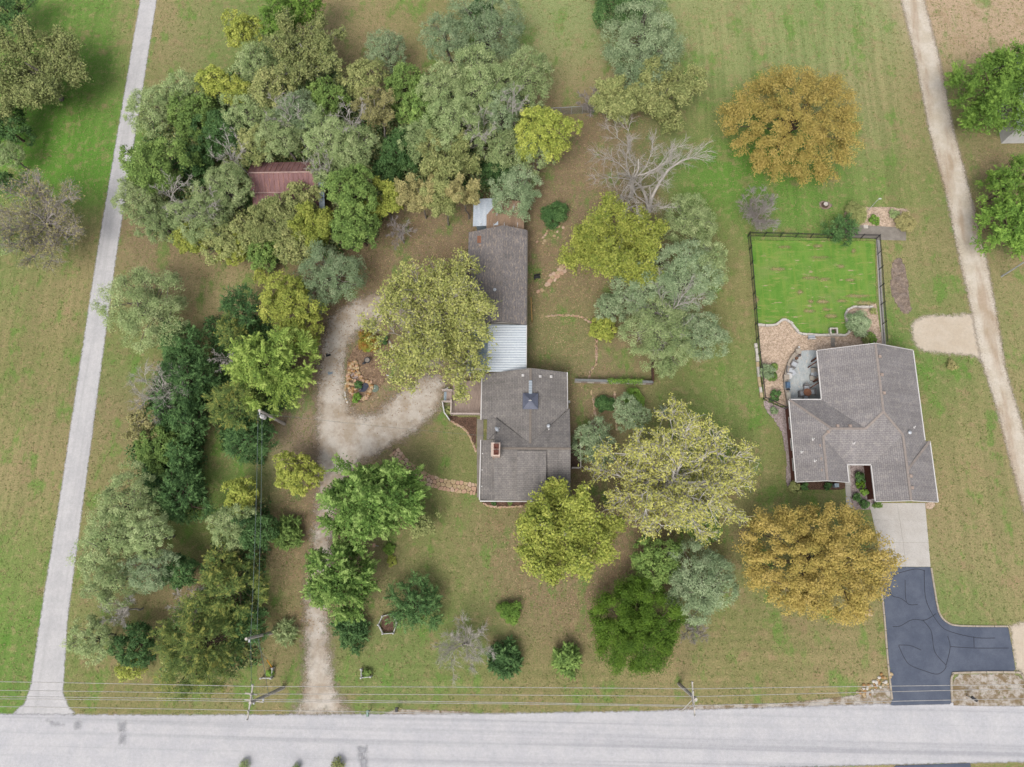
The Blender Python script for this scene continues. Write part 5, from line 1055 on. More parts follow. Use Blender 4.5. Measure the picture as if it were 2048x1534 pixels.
def armchair(px, py, rz, label, cush=m_cush, w=.72):
    c = pat(px, py); ca, sa = math.cos(rz), math.sin(rz); L = lambda x, y, z: (c[0]+x*ca-y*sa, c[1]+x*sa+y*ca, z); t = thing('patio_chair', label, 'chair', (c[0], c[1], .07), 'patio chairs')
    MB().box(L(0, 0, .32), (w, w, .1), rz).build('seat', m_rattan, t); MB().box(L(0, .04, .42), (w*.8, w*.78, .12), rz).build('cushion', cush, t)
    MB().box(L(0, -w*.46, .6), (w, .1, .5), rz).build('backrest', m_rattan, t)
    for s in (-1, 1): MB().box(L(s*w*.47, .05, .56), (.09, w*.85, .07), rz).build('armrest', m_rattan, t)
    for s in (-1, 1):
        for u in (-1, 1): MB().box(L(s*w*.43, u*w*.43, .17), (.06, .06, .2), rz).build('leg', m_rattan, t)
    return t
armchair(1587, 729, math.radians(-120), 'pale-cushioned patio chair, uppermost along the seat wall')
armchair(1578, 741, math.radians(-100), 'pale-cushioned patio chair above the round white table')
ot = thing('ottoman', 'square pale ottoman beside the patio chair by the round table', 'ottoman', tuple(pat(1586, 746)*[1, 1, 0]+[0, 0, .07])); c = pat(1586, 746)
MB().box((c[0], c[1], .22), (.55, .55, .3), .6).build('base', m_rattan, ot); MB().box((c[0], c[1], .41), (.58, .58, .1), .6, .94).build('cushion', m_cush, ot)
rt = thing('round_table', 'round white patio table by the seat wall', 'table', tuple(pat(1577, 753)*[1, 1, 0]+[0, 0, .07])); c = pat(1577, 753)
MB().tube([(c[0], c[1], .52), (c[0], c[1], .57)], .36, 20).build('tabletop', m_white, rt); MB().tube([(c[0], c[1], .09), (c[0], c[1], .52)], .05, 8).build('pedestal', m_grey, rt); MB().tube([(c[0], c[1], .07), (c[0], c[1], .1)], .22, 12).build('foot', m_grey, rt)
dt = thing('fire_table', 'octagonal rust-brown patio table ringed by grey chairs', 'table', tuple(pat(1613, 786)*[1, 1, 0]+[0, 0, .07])); c = pat(1613, 786)
m_rst = mottled('rust_tabletop', A(156, 108, 82), A(136, 92, 70), 5, 16, .8, .2)
MB().tube([(c[0], c[1], .62), (c[0], c[1], .68)], .46, 8).build('tabletop', m_rst, dt); MB().tube([(c[0], c[1], .07), (c[0], c[1], .62)], [.3, .2], 8).build('pedestal', m_rattan, dt)
for px, py, a, lb in ((1624, 785, 90, 'grey patio chair right of the rust-brown table'), (1611, 797, 0, 'grey patio chair below the rust-brown table'), (1602, 788, -90, 'grey patio chair left of the rust-brown table'), (1612, 776, 180, 'grey patio chair above the rust-brown table')): armchair(px, py, math.radians(a), lb, m_grey, .62)
def lounger(px, py, rz, label, mat):
    c = pat(px, py); ca, sa = math.cos(rz), math.sin(rz); L = lambda x, y, z: (c[0]+x*ca-y*sa, c[1]+x*sa+y*ca, z); t = thing('lounge_chair', label, 'chair', (c[0], c[1], .07), 'lounge chairs under the eave')
    prof = [(-.6, .75), (-.35, .42), (-.05, .36), (.25, .46), (.6, .40)]
    for i in range(4): MB().hexa([L(prof[i][0], -.28, prof[i][1]), L(prof[i+1][0], -.28, prof[i+1][1]), L(prof[i+1][0], .28, prof[i+1][1]), L(prof[i][0], .28, prof[i][1])], [L(prof[i][0], -.28, prof[i][1]+.05), L(prof[i+1][0], -.28, prof[i+1][1]+.05), L(prof[i+1][0], .28, prof[i+1][1]+.05), L(prof[i][0], .28, prof[i][1]+.05)]).build('sling', mat, t)
    for s in (-1, 1):
        MB().tube([L(x, s*.31, z+.02) for x, z in prof], .025, 6).build('side_rail', m_black, t); MB().tube([L(-.3, s*.31, .07), L(-.1, s*.31, .38), L(.25, s*.31, .07)], .022, 6).build('leg', m_black, t)
lounger(1632, 742, math.radians(176), 'tan sling lounge chair under the eave, upper one', mottled('tan_sling', A(186, 178, 166), A(172, 164, 152), 5, 20)); lounger(1632, 749, math.radians(172), 'dark grey sling lounge chair between the two tan ones', m_grey); lounger(1630, 757, math.radians(178), 'tan sling lounge chair under the eave, lower one', MATS['tan_sling'])
for px, py, a, lb in ((1634, 723, 32, 'slanting red-brown timber post bracket at the upper end of the eave'), (1636, 766, 32, 'slanting red-brown timber bracket at the lower end of the lounge chairs')):
    c = P(px, py, 1.2); t = thing('swing_frame', lb, 'frame', (c[0], c[1], .07)); d = np.array([math.cos(math.radians(a)), math.sin(math.radians(a)), 0])*.75
    MB().beam(c-d, c+d, .12, .12).build('beam', m_woodr, t); MB().beam(c-d+[0, 0, -1.13], c-d*.9, .09, .09).build('leg', m_woodr, t); MB().beam(c+d*.9+[0, 0, -1.13], c+d*.9, .09, .09).build('leg', m_woodr, t)
gr = thing('grill', 'blue covered barbecue grill by the seat wall', 'grill', tuple(P(1574, 771)+[0, 0, .07])); c = P(1574, 771, .5); m_blue = mottled('blue_cover', A(96, 124, 152), A(82, 108, 136), 4, 14, .7, .1)
MB().box((c[0], c[1], .45), (.5, .75, .7)).build('cart', m_grey, gr); MB().box((c[0], c[1], .93), (.52, .72, .26), 0, .7).build('lid', m_blue, gr); MB().box((c[0], c[1]-.5, .76), (.42, .26, .05)).build('side_shelf', m_black, gr); MB().tube([(c[0]+.3, c[1]-.3, .92), (c[0]+.3, c[1]+.3, .92)], .02, 6).build('handle', m_steel, gr)
cl = thing('cooler', 'cream storage cooler below the blue grill', 'cooler', tuple(P(1577, 792)+[0, 0, .07])); c = P(1577, 792, .4); m_cream = mottled('cream_plastic', A(222, 214, 196), A(210, 202, 186), 4, 20, .6, .05)
MB().box((c[0], c[1], .28), (.34, .72, .4)).build('body', m_cream, cl); MB().box((c[0], c[1], .52), (.38, .76, .08)).build('lid', m_cream, cl)
for px, py, r_, m_, lb in ((1598, 711, .2, m_rattan, 'dark round flower pot at the upper end of the seat wall'), (1593, 717, .16, m_rst, 'small rust-brown flower pot beside the dark pot')):
    c = P(px, py, .3); t = thing('flower_pot', lb, 'flower pot', (c[0], c[1], .07)); MB().tube([(c[0], c[1], .07), (c[0], c[1], .45), (c[0], c[1], .47)], [r_*.7, r_, r_*1.08], 12).build('pot', m_, t); MB().tube([(c[0], c[1], .44), (c[0], c[1], .475)], r_*.85, 10).build('soil', m_mulch, t)
c = P(1597, 695, .4); t = thing('garden_light', 'small pale globe light in the gravel above the patio', 'light', (c[0], c[1], 0)); MB().tube([(c[0], c[1], 0), (c[0], c[1], .5)], .03, 6).build('post', m_steel, t); MB().blob((c[0], c[1], .56), (.13, .13, .13), 3).build('globe', m_white, t)
c = P(1621, 677); t = thing('stone_bench', 'pale grey bench on the gravel court', 'bench', (c[0], c[1], 0)); MB().box((c[0], c[1]+.05, .42), (.75, .36, .07)).build('seat', m_grey, t); MB().box((c[0], c[1]-.22, .6), (.75, .07, .3)).build('backrest', m_white, t)
for s in (-.28, .28): MB().box((c[0]+s, c[1], .2), (.07, .34, .38)).build('leg', m_grey, t)
t = blockwall('stepping_path', 'dark flat stepping stones from planter to ranch house', 'path', [(1665, 675), (1666, 690), (1668, 700)], m_concd, w=.5, h=.09, step=.5)
# shrubs of that garden
tree('darkcedar', 1680, 460, 34, 3, 'dark green tree straddling the far side of the black fence', None, .9)
bush(1712, 428, 22, 1.5, 'tan ornamental grass clump in the dry garden bed', 'olive', 'streak', asp=.2, size=.3, name='ornamental_grass'); bush(1812, 444, 20, 1.4, 'rusty ornamental grass clump at the end of the dry garden bed', 'straw', 'streak', asp=.2, size=.3, name='ornamental_grass'); bush(1788, 428, 10, .7, 'small grey bush in the dry garden bed', 'elm' if 0 else 'grey'); bush(1748, 440, 11, .5, 'low green mat plant in the dry garden bed', 'bright')
bush(1716, 646, 24, 1.8, 'largest grey-green shrub in the gravel court', 'sage'); bush(1740, 672, 9, .8, 'green bush below the largest gravel-court shrub', 'green'); bush(1731, 680, 8, .7, 'small olive bush left of the green pair by the ranch house', 'olive'); bush(1745, 681, 8, .7, 'small bright bush nearest the fence end', 'bright'); bush(1746, 622, 7, .6, 'tiny yellowish bush under the top of the curling wall', 'olive')
bush(1534, 742, 16, 1.4, 'loose grey-green shrub against the fence beside the patio', 'sage'); bush(1550, 734, 8, .8, 'small green shrub left of the patio wall', 'green'); bush(1546, 754, 10, .8, 'green shrub below the loose grey-green one', 'green'); bush(1549, 791, 12, .9, 'round dark bush in gravel by the lower fence corner', 'dark'); bush(1548, 822, 9, .7, 'small green plant in the winding gravel bed', 'sage')
for px, py, rp, lf, lb in ((1609, 972, 8, 'dark', 'round dark bush in the front bed, left one'), (1654, 971, 9, 'dark', 'round dark bush in the front bed, right one'), (1588, 974, 13, 'olive', 'yellowish shrub at the corner of the front bed'), (1720, 956, 12, 'dark', 'upper part of the tall shrub in the entry court'), (1721, 968, 10, 'moss', 'lower part of the tall shrub in the entry court'), (1728, 985, 7, 'bright', 'small bright bush below the tall entry shrub'), (1714, 995, 9, 'dark', 'round grey-green bush beside the front walk'), (1730, 1009, 10, 'dark', 'round bush at the lower end of the entry bed'), (1755, 1009, 7, 'green', 'green bush at the garage corner')): bush(px, py, rp, 1.0, lb, lf)
c = P(1672, 971, .5); t = thing('utility_box', 'grey-blue meter box in the front bed', 'box', (c[0], c[1], 0)); MB().box((c[0], c[1], .35), (.4, .35, .7)).build('cabinet', m_metalb, t); MB().box((c[0], c[1], .73), (.46, .41, .06)).build('lid', m_metalb, t)
bush(1904, 730, 11, .7, 'lone brownish tuft on the grass right of the ranch house', 'straw')
c = P(1650, 410); t = thing('tree_stump', 'cut pale stump on the lawn under the orange tree', 'stump', tuple(c)); MB().tube([(c[0], c[1], -.05), (c[0], c[1], .1), (c[0], c[1], .3)], [.5, .36, .32], 11).build('stump', m_brownb, t); MB().tube([(c[0], c[1], .3), (c[0], c[1], .31)], .27, 11).build('cut_face', m_pale, t)
c = P(1737, 420); t = thing('lamp_post', 'thin white lamp post beside the dry garden bed', 'lamp post', tuple(c)); MB().tube([c, c+[0, 0, 2.4], c+[.12, .05, 2.6]], .035, 7).build('post', m_white, t); MB().box((c[0]+.22, c[1]+.07, 2.6), (.3, .14, .06)).build('lamp_head', m_white, t)
c = P(1731, 454); MB().box((c[0], c[1], .07), (.5, .4, .06)).build('paving_tile', m_block, None, 'single pale tile lying on the stained concrete pad', 'tile')
bench_c = P(2003, 553); t = thing('street_lamp', 'tall grey lamp pole leaning out of view by the side drive', 'lamp pole', tuple(bench_c)); MB().tube([bench_c, bench_c+[0, 0, 5.0]], [.09, .06], 8).build('pole', m_steel, t); MB().beam(bench_c+[0, 0, 4.9], bench_c+[.7, .2, 5.0], .08, .06).build('arm', m_steel, t)
# boulders and rubble
m_rock = mottled('tan_rock', A(206, 182, 142), A(182, 156, 118), 3, 12, .95, .5, c3=A(222, 206, 178)); m_rock2 = mottled('rusty_rock', A(186, 146, 96), A(164, 124, 80), 3, 12, .95, .5); m_rockp = mottled('pink_rock', A(212, 176, 148), A(194, 158, 132), 3, 12, .95, .5)
c = P(1732, 1226); t = thing('rock_pile', 'pale boulders showing below the lower orange tree', 'rock pile', tuple(c))
for i, (dx, dy, s) in enumerate(((0, 0, .45), (-.5, .1, .35), (.35, .2, .3), (-.15, .4, .3), (.5, -.1, .25))): MB().blob((c[0]+dx, c[1]+dy, s*.35), (s, s*.8, s*.6), i+3, 1, i).build('stone', m_rock, t)
c = P(1752, 1375); t = thing('rubble', 'loose buff rubble between the lawn and the asphalt mouth', 'rubble', tuple(c)); r_ = np.random.default_rng(3)
for i in range(46):
    u = r_.random(); p_ = P(1722+u*58+r_.normal(0, 5), 1384-u*30+r_.normal(0, 6)); s = r_.uniform(.08, .24); MB().blob((p_[0], p_[1], s*.3), (s, s*.8, s*.5), i, 1, r_.random()*3).build('stone', (m_rock, m_rock2, m_block)[i % 3], t)
def mailbox(px, py, label, mat, rz=0, wood=None):
    c = P(px, py); t = thing('mailbox', label, 'mailbox', tuple(c)); MB().box((c[0], c[1], .55), (.1, .1, 1.1), rz).build('post', wood or m_pole, t); ca, sa = math.cos(rz), math.sin(rz)
    m = MB(); pr = [(-.13, 0), (.13, 0), (.13, .16), (.08, .25), (-.08, .25), (-.13, .16)]; f = lambda x, y, z: (c[0]+x*ca-y*sa, c[1]+x*sa+y*ca, 1.1+z); m.hexa([f(x, -.4, z) for x, z in pr][::-1], [f(x, .2, z) for x, z in pr][::-1]); b = m.build('box', mat, t)
    MB().box(f(.15, -.1, .2), (.02, .05, .2), rz).build('flag', m_woodr, b); return t
mailbox(1933, 1392, 'black mailbox on the stony verge island', m_black, .9); mailbox(741, 1420, 'pale green mailbox by the drive mouth', mottled('green_paint', A(150, 178, 164), A(134, 160, 148), 4, 14, .6)); 
c = P(797, 1416); t = thing('paper_box', 'small dark newspaper tube beside the road', 'newspaper box', tuple(c)); MB().box((c[0], c[1], .45), (.08, .08, .9)).build('post', m_black, t); MB().box((c[0], c[1], 1.0), (.26, .5, .26)).build('tube', m_black, t)

# ------------------------------------------------------------------ garden of the left-hand house
dk = thing('timber_deck', 'weathered timber deck with white-railed steps at the west door', 'deck', tuple(P(930, 805)))
DX0, DX1, DY0, DY1, DZ = -10.95, -7.5, 16.55, 20.6, .55
for i in range(23): 
    x = DX0+.075+i*.15; MB().box((x, (DY0+DY1)/2, DZ), (.135, DY1-DY0, .04)).build('deck_board', m_wood, dk)
MB().box(((DX0+DX1)/2, (DY0+DY1)/2, DZ/2-.03), (DX1-DX0-.3, DY1-DY0-.3, DZ-.06)).build('substructure', m_brownb, dk)
m_rail = mottled('pinkish_white_rail', A(222, 206, 196), A(208, 190, 180), 4, 14, .8, .1)
def rail(parent, pts, top, mat, z0):
    for a, b in zip(pts[:-1], pts[1:]):
        a, b = np.array(a, float), np.array(b, float); MB().beam(np.append(a, top), np.append(b, top), .12, .05).build('handrail', mat, parent); MB().beam(np.append(a, z0+.2), np.append(b, z0+.2), .05, .08).build('lower_rail', mat, parent)
        k = max(2, int(np.linalg.norm(b-a)/.2)); MB_ = MB()
        for i in range(k+1): q = a+(b-a)*i/k; MB_.box((q[0], q[1], (top+z0)/2), (.035, .035, top-z0))
        MB_.build('balusters', mat, parent)['kind'] = 'stuff'
    for a in pts: MB().box((a[0], a[1], (top+z0)/2+.03), (.11, .11, top-z0+.06)).build('post', mat, parent)
rail(dk, [(-7.7, DY0-.02), (DX0-.02, DY0-.02), (DX0-.02, 18.1)], DZ+.95, m_rail, DZ)
for i in range(3): MB().box((DX0-.25-i*.33, 18.75, DZ-.12-.16*i), (.32, 1.25, .06)).build('step', m_metalb if i == 2 else m_wood, dk)
st0, st1 = DX0-.05, DX0-1.15
rail(dk, [(st0, 18.08), (st1, 18.08)], .95, m_rail, .2); rail(dk, [(st0, 19.42), (st1, 19.42)], .95, m_rail, .2); 
c0 = P(891, 812)[:2]; rail(dk, [(st1, 18.06), tuple(P(890, 827)[:2]), tuple(P(900, 841)[:2])], .7, m_white, .05); rail(dk, [(st1, 19.46), tuple(P(897, 779)[:2])], .7, m_white, .05)
bush(900, 820, 9, .5, 'small bushy plant in the corner below the deck steps', 'olive')
bed('deck_bed', [(892, 828), (905, 845), (935, 865), (952, 892), (954, 838), (958, 834), (905, 832)], m_mulch, .0062, 'brown mulch bed between deck and stone edging')
slab('porch_walk', [(954, 838), (967, 838), (966, 995), (954, 995)], m_concd, -.02, .05, 'long concrete walk along the west side of the farmhouse')
def stones(name, label, cat, line, n, s, mats, width=0.0, h=.12, seed=1, group=None):
    q = smoothline(W(line), 8); L = np.cumsum([0]+[np.linalg.norm(b-a) for a, b in zip(q[:-1], q[1:])]); r = np.random.default_rng(seed); t = thing(name, label, cat, tuple(q[len(q)//2]), group)
    for i in range(n):
        d = L[-1]*(i+.5)/n; k = min(int(np.searchsorted(L, d)), len(q)-1); p_ = q[max(k-1, 0)]+(q[k]-q[max(k-1, 0)])*((d-L[max(k-1, 0)])/max(1e-6, L[k]-L[max(k-1, 0)])); tg = unit(q[k]-q[max(k-1, 0)]); nr = np.array([-tg[1], tg[0], 0])
        p_ = p_+nr*r.uniform(-width, width)+tg*r.normal(0, s*.2); k2 = r.uniform(.75, 1.25); MB().blob((p_[0], p_[1], h*.25), (s*k2, s*k2*r.uniform(.65, .95), h), int(r.integers(1e6)), 1, math.atan2(tg[1], tg[0])+r.normal(0, .3), .55).build('stone', mats[int(r.integers(len(mats)))], t)
    return t
SM = [m_rockp, m_rock, mottled('buff_flagstone', A(218, 190, 164), A(202, 172, 148), 3, 12, .95, .3)]
def flagpath(name, label, line, halfw, cell, mats, seed=2, gap=.03, z=.06):
    """crazy paving along a line: cells of a jittered point set, every flag a part"""
    q = smoothline(W(line), 8); L = np.cumsum([0]+[np.linalg.norm(b-a) for a, b in zip(q[:-1], q[1:])]); r = np.random.default_rng(seed); t = thing(name, label, 'path', tuple(q[len(q)//2]))
    def at(s, o):
        s = float(np.clip(s, 0, L[-1])); k = min(max(int(np.searchsorted(L, s)), 1), len(q)-1); u = (s-L[k-1])/max(1e-6, L[k]-L[k-1]); tg = unit(q[k]-q[k-1]); return q[k-1]+(q[k]-q[k-1])*u+np.array([-tg[1], tg[0], 0])*o
    pts = []
    for i in range(int(L[-1]/cell)+1):
        for j in range(-1, 2): pts.append((i*cell+r.uniform(-.36, .36)*cell+.5*cell*(j % 2), j*halfw*.66+r.uniform(-.3, .3)*cell))
    for i, p_ in enumerate(pts):
        poly = [np.array(v) for v in ((p_[0]-cell, -halfw*r.uniform(.85, 1.15)), (p_[0]+cell, -halfw*r.uniform(.85, 1.15)), (p_[0]+cell, halfw*r.uniform(.85, 1.15)), (p_[0]-cell, halfw*r.uniform(.85, 1.15)))]
        for k, o_ in enumerate(pts):
            if k == i or abs(o_[0]-p_[0]) > 2.2*cell: continue
            d = np.array(o_)-np.array(p_); m = (np.array(o_)+np.array(p_))/2; new = []
            for a_, b_ in zip(poly, poly[1:]+poly[:1]):
                sa, sb = (a_-m) @ d, (b_-m) @ d
                if sa <= 0: new.append(a_)
                if (sa < 0) != (sb < 0): new.append(a_+(b_-a_)*sa/(sa-sb))
            poly = new
            if len(poly) < 3: break
        if len(poly) < 3: continue
        c = sum(poly)/len(poly); poly = [c+(v-c)*max(.3, 1-gap/max(.05, np.linalg.norm(v-c))) for v in poly]; rnd = []
        for a_, b_ in zip(poly, poly[1:]+poly[:1]): rnd += [a_*.82+b_*.18, a_*.18+b_*.82]
        w = [at(v[0], v[1]) for v in rnd]; MB().prism(w, -.02, z*r.uniform(.7, 1.3)).build('flagstone', mats[int(r.integers(len(mats)))], t)
flagpath('flagstone_path', 'curving pink-buff flagstone path from the drive to the farmhouse', [(788, 903), (806, 925), (830, 945), (862, 962), (900, 971), (930, 975), (952, 979)], .68, .44, SM)
bed('path_joint_soil', [(784, 905), (802, 930), (828, 952), (862, 970), (900, 980), (930, 984), (953, 988), (953, 970), (930, 966), (900, 962), (862, 952), (832, 937), (810, 918), (794, 898)], m_mulch, .0062, 'dark soil joints under the flagstone path')
stones('stone_edging', 'thin stone edging curving from the deck towards the porch walk', 'edging', [(902, 842), (914, 849), (928, 857), (938, 870), (946, 888), (952, 903)], 26, .17, SM, .04)
bed('south_bed', [(968, 1003), (1045, 1001), (1050, 1010), (1010, 1014), (972, 1011)], m_mulch, .0062, 'mulch bed under the south eave of the farmhouse')
stones('stone_edging', 'stone edging of the bed under the south eave', 'edging', [(966, 1006), (980, 1012), (1010, 1014), (1046, 1012)], 24, .16, SM, .03)
bush(988, 1005, 6, .5, 'low green plant under the south eave, left one', 'dark', per=90, size=.12); bush(1020, 1004, 6, .5, 'low green plant under the south eave, right one', 'green', per=90, size=.12)
ed = thing('side_deck', 'small dark timber deck on the east side of the farmhouse', 'deck', tuple(P(1150, 915)))
a, b = P(1142, 938)[:2], P(1160, 890)[:2]
for i in range(18): MB().box(((a[0]+b[0])/2, a[1]+(b[1]-a[1])*(i+.5)/18, .35), (b[0]-a[0], (b[1]-a[1])/18-.015, .04)).build('deck_board', m_brownb, ed)
MB().box(((a[0]+b[0])/2, (a[1]+b[1])/2, .16), (b[0]-a[0]-.2, b[1]-a[1]-.2, .3)).build('substructure', m_brownb, ed)
rail(ed, [(a[0]+.1, a[1]), (b[0], a[1]), (b[0], b[1])], 1.2, m_pole, .37)
c = P(1137, 810); t = thing('yard_light', 'white globe light at the east corner of the farmhouse', 'light', tuple(c)); MB().tube([c, c+[0, 0, 1.5]], .04, 6).build('post', m_black, t); MB().blob((c[0], c[1], 1.62), (.17, .17, .17), 5, 2).build('globe', m_white, t)
# rock steps, rails and edging on the east side
t = thing('rock_steps', 'diagonal steps of flat buff rocks east of the long wing', 'steps', tuple(P(1104, 557)))
r_ = np.random.default_rng(12)
for i, (x, y, s) in enumerate([(1077, 583, .32), (1084, 580, .3), (1095, 569, .42), (1100, 562, .45), (1104, 556, .4), (1107, 548, .36), (1112, 553, .34), (1115, 546, .4), (1119, 540, .36), (1123, 546, .36), (1126, 538, .34), (1129, 541, .4), (1130, 532, .34), (1127, 530, .3), (1110, 560, .28), (1117, 552, .3), (1121, 535, .3), (1102, 551, .3)]):
    p_ = P(x, y); MB().blob((p_[0], p_[1], .06), (s, s*.72, .16), i+50, 1, r_.random()*3, .5).build('stone', SM[i % 3], t)
stones('rock_scatter', 'loose reddish rocks by the leaning grey-green tree', 'rocks', [(1080, 490), (1098, 470), (1112, 462), (1130, 448)], 14, .2, SM, .9, .12, 5)
t = thing('garden_bench', 'small black iron bench by the rock steps', 'bench', tuple(P(1074, 557))); c = P(1074, 557)
MB().box((c[0], c[1], .42), (.75, .3, .05), .2).build('seat', m_black, t); MB().box((c[0], c[1]+.2, .66), (.75, .05, .4), .2).build('backrest', m_black, t)
for s in (-.3, .3): MB().box((c[0]+s, c[1]+s*.2, .2), (.06, .3, .4), .2).build('leg', m_black, t)
t = thing('step_railing', 'yellow timber handrail along the east wall of the long wing', 'railing', tuple(P(1064, 618))); m_yel = mottled('yellow_timber', A(198, 160, 96), A(180, 142, 82), 4, 14, .9, .2); a, b = P(1062, 594, .9), P(1064, 641, .9)
MB().beam(a, b, .1, .06).build('handrail', m_yel, t)
for u in (.03, .5, .97): q = a+(b-a)*u; MB().box((q[0], q[1], .44), (.08, .08, .88)).build('post', m_yel, t)
for i, (line, nn, lb) in enumerate((([(1090, 633), (1110, 631), (1135, 631), (1155, 632), (1170, 638), (1182, 646)], 28, 'curved stone edging along the top of the small east lawn'), ([(1192, 676), (1193, 700), (1192, 728)], 20, 'straight stone edging down the right side of the small east lawn'), ([(1192, 730), (1184, 738), (1178, 756)], 14, 'stone edging curling towards the grey board wall'), ([(1182, 780), (1187, 800), (1190, 822), (1194, 836)], 20, 'broken stone edging beside the dark bush'), ([(1230, 782), (1228, 800), (1232, 830), (1233, 862)], 18, 'stone edging behind the small sage tree'))): stones('stone_edging', lb, 'edging', line, nn, .17, SM, .05, .14, 20+i)
t = thing('board_wall', 'long grey timber garden wall with a green vine on top', 'wall', tuple(P(1228, 766))); a, b = P(1149, 765), P(1304, 769)
for i in range(12): q0 = a+(b-a)*i/12; q1 = a+(b-a)*(i+.985)/12; MB().beam(q0+[0, 0, .55], q1+[0, 0, .55], .1, 1.1).build('board', m_wood if i % 2 else m_pole, t)
MB().beam(a+[0, 0, 1.14], b+[0, 0, 1.14], .3, .07).build('cap_board', mottled('grey_cap', A(142, 144, 142), A(126, 128, 126), 3, 14, .9, .2), t)
r = np.random.default_rng(8); nn = 900; u = r.uniform(.42, .86, nn); C = a+(b-a)*u[:, None]+np.stack([r.normal(0, .1, nn), r.normal(0, .14, nn), r.uniform(1.1, 1.3, nn)], 1); leaves('vine', C, unit(np.array([0, 0, 1.0])+r.normal(0, .4, (nn, 3))), unit(r.normal(0, 1, (nn, 3))), .16*r.uniform(.6, 1.3, nn), .6, r.random(nn), LM['bright'], t)
t = thing('plank_fence', 'red-brown plank fence running under the silvery trees', 'fence', tuple(P(1303, 720))); a, b = P(1304, 768), P(1299, 560)
for i in range(60): q = a+(b-a)*i/60; MB().box((q[0]+.02*(i % 2), q[1], .75), (.035, .27, 1.5)).build('plank', m_woodr, t)
for z in (.3, 1.25): MB().beam(a+[-.06, 0, z], b+[-.06, 0, z], .06, .09).build('rail', m_brownb, t)
# yucca
c = P(1327, 823); t = thing('yucca', 'pale spiky yucca on the mown grass between the houses', 'plant', tuple(c)); r = np.random.default_rng(4); nn = 130; az = r.uniform(0, 6.28, nn); el = r.uniform(.15, 1.4, nn); d = np.stack([np.cos(az)*np.cos(el), np.sin(az)*np.cos(el), np.sin(el)], 1); L = r.uniform(.6, 1.05, nn)
leaves('blades', c+d*L[:, None]*.5+[0, 0, .15], unit(np.cross(d, unit(r.normal(0, 1, (nn, 3))))+[0, 0, .4]), d, L, .09, r.random(nn), LM['needle'], t)
# wire fence at the top
t = thing('wire_fence', 'grey wire mesh fence below the top lawn', 'fence', tuple(P(1145, 226))); a, b = P(1078, 232), P(1186, 226)
for i in range(6): q = a+(b-a)*i/5; MB().tube([q, q+[0, 0, 1.5]], .035, 6).build('post', m_steel, t)
MB().tube([a+[0, 0, 1.5], b+[0, 0, 1.5]], .03, 6).build('top_rail', m_steel, t); wm = []
for i in range(110): q = a+(b-a)*i/110; q2 = a+(b-a)*(i+3)/110; wm.append([*q, *(q2+[0, 0, 1.45]), .007, .007]); wm.append([*(q+[0, 0, 1.45]), *q2, .007, .007])
segs_mesh('mesh', wm, m_steel, t, 3)['kind'] = 'stuff'
t = thing('log_rail', 'dark timber rail between golden tree and silvery cluster', 'rail', tuple(P(1330, 530))); MB().beam(P(1316, 530, .7), P(1345, 531, .7), .14, .14).build('beam', m_brownb, t)
for x in (1318, 1343): q = P(x, 531); MB().box((q[0], q[1], .33), (.12, .12, .66)).build('post', m_brownb, t)
c = P(1336, 504); t = thing('bird_bath', 'small pale birdbath beside the silvery cluster', 'birdbath', tuple(c)); MB().tube([c, c+[0, 0, .1], c+[0, 0, .6]], [.18, .08, .07], 9).build('pedestal', m_concd, t); MB().tube([c+[0, 0, .6], c+[0, 0, .72]], [.1, .28], 12).build('bowl', m_white, t)
# garden island with pond
bed('island_bed', [(712, 690), (740, 668), (780, 676), (788, 700), (780, 735), (765, 770), (735, 800), (705, 806), (694, 780), (692, 730)], fray_m('leaf_mulch', A(146, 122, 98), A(128, 104, 84), A(166, 140, 112), 6), .0125, 'leaf-mulched garden island inside the looping drive')
pd_ = thing('garden_pond', 'small dark pond ringed with ochre rocks on the garden island', 'pond', tuple(P(722, 765)))
nw_ = N('pond_water'); m_water = nw_.fin(A(58, 62, 78), .12, 0, .5)
q = [tuple(k[:2]) for k in smoothline(W([(717, 781), (723, 784), (730, 783), (736, 776), (738, 768), (734, 764), (728, 766), (722, 772)]), 3, True)]; q = q if sum(q[i][0]*q[i-1][1]-q[i-1][0]*q[i][1] for i in range(len(q))) < 0 else q[::-1]; MB().prism(q, -.05, .05).build('water', m_water, pd_)
OM = [m_rock, m_rock2, m_rockp]; r_ = np.random.default_rng(21); k = 0
q = smoothline(W([(700, 740), (704, 726), (714, 726), (716, 740), (722, 756), (726, 762), (740, 764), (743, 775), (738, 790), (728, 797), (716, 794), (706, 788), (698, 772), (697, 756)]), 5, True)
for p_ in q: k += 1; s = r_.uniform(.16, .34); MB().blob((p_[0]+r_.normal(0, .06), p_[1]+r_.normal(0, .06), .08), (s, s*.8, .2), k, 1, r_.random()*3).build('stone', OM[k % 3], pd_)
for i in range(40):
    p_ = P(r_.normal(707, 4.5), r_.uniform(728, 790)); s = r_.uniform(.12, .3); MB().blob((p_[0], p_[1], .1), (s, s*.8, .16), i+200, 1, r_.random()*3).build('stone', OM[i % 3], pd_)
bed('rock_basin', [(700, 742), (708, 736), (714, 746), (716, 757), (706, 758), (701, 750)], m_pink, .02, 'pale pebble basin beside the garden pond')
bush(716, 770, 9, .7, 'dark green plant at the edge of the pond water', 'dark'); bush(713, 796, 10, .7, 'bright green plant at the lower end of the pond rocks', 'bright'); bush(737, 685, 21, 1.7, 'round red and green burning bush on the garden island', 'red', per=190); bush(765, 680, 11, 1.0, 'small blackish bush beside the red and green one', 'dark')
stones('stone_edging', 'pale stone arc on the right rim of the garden island', 'edging', [(778, 682), (785, 695), (788, 712), (784, 725), (777, 738)], 18, .16, [m_rock, m_block], .03, .14, 31)
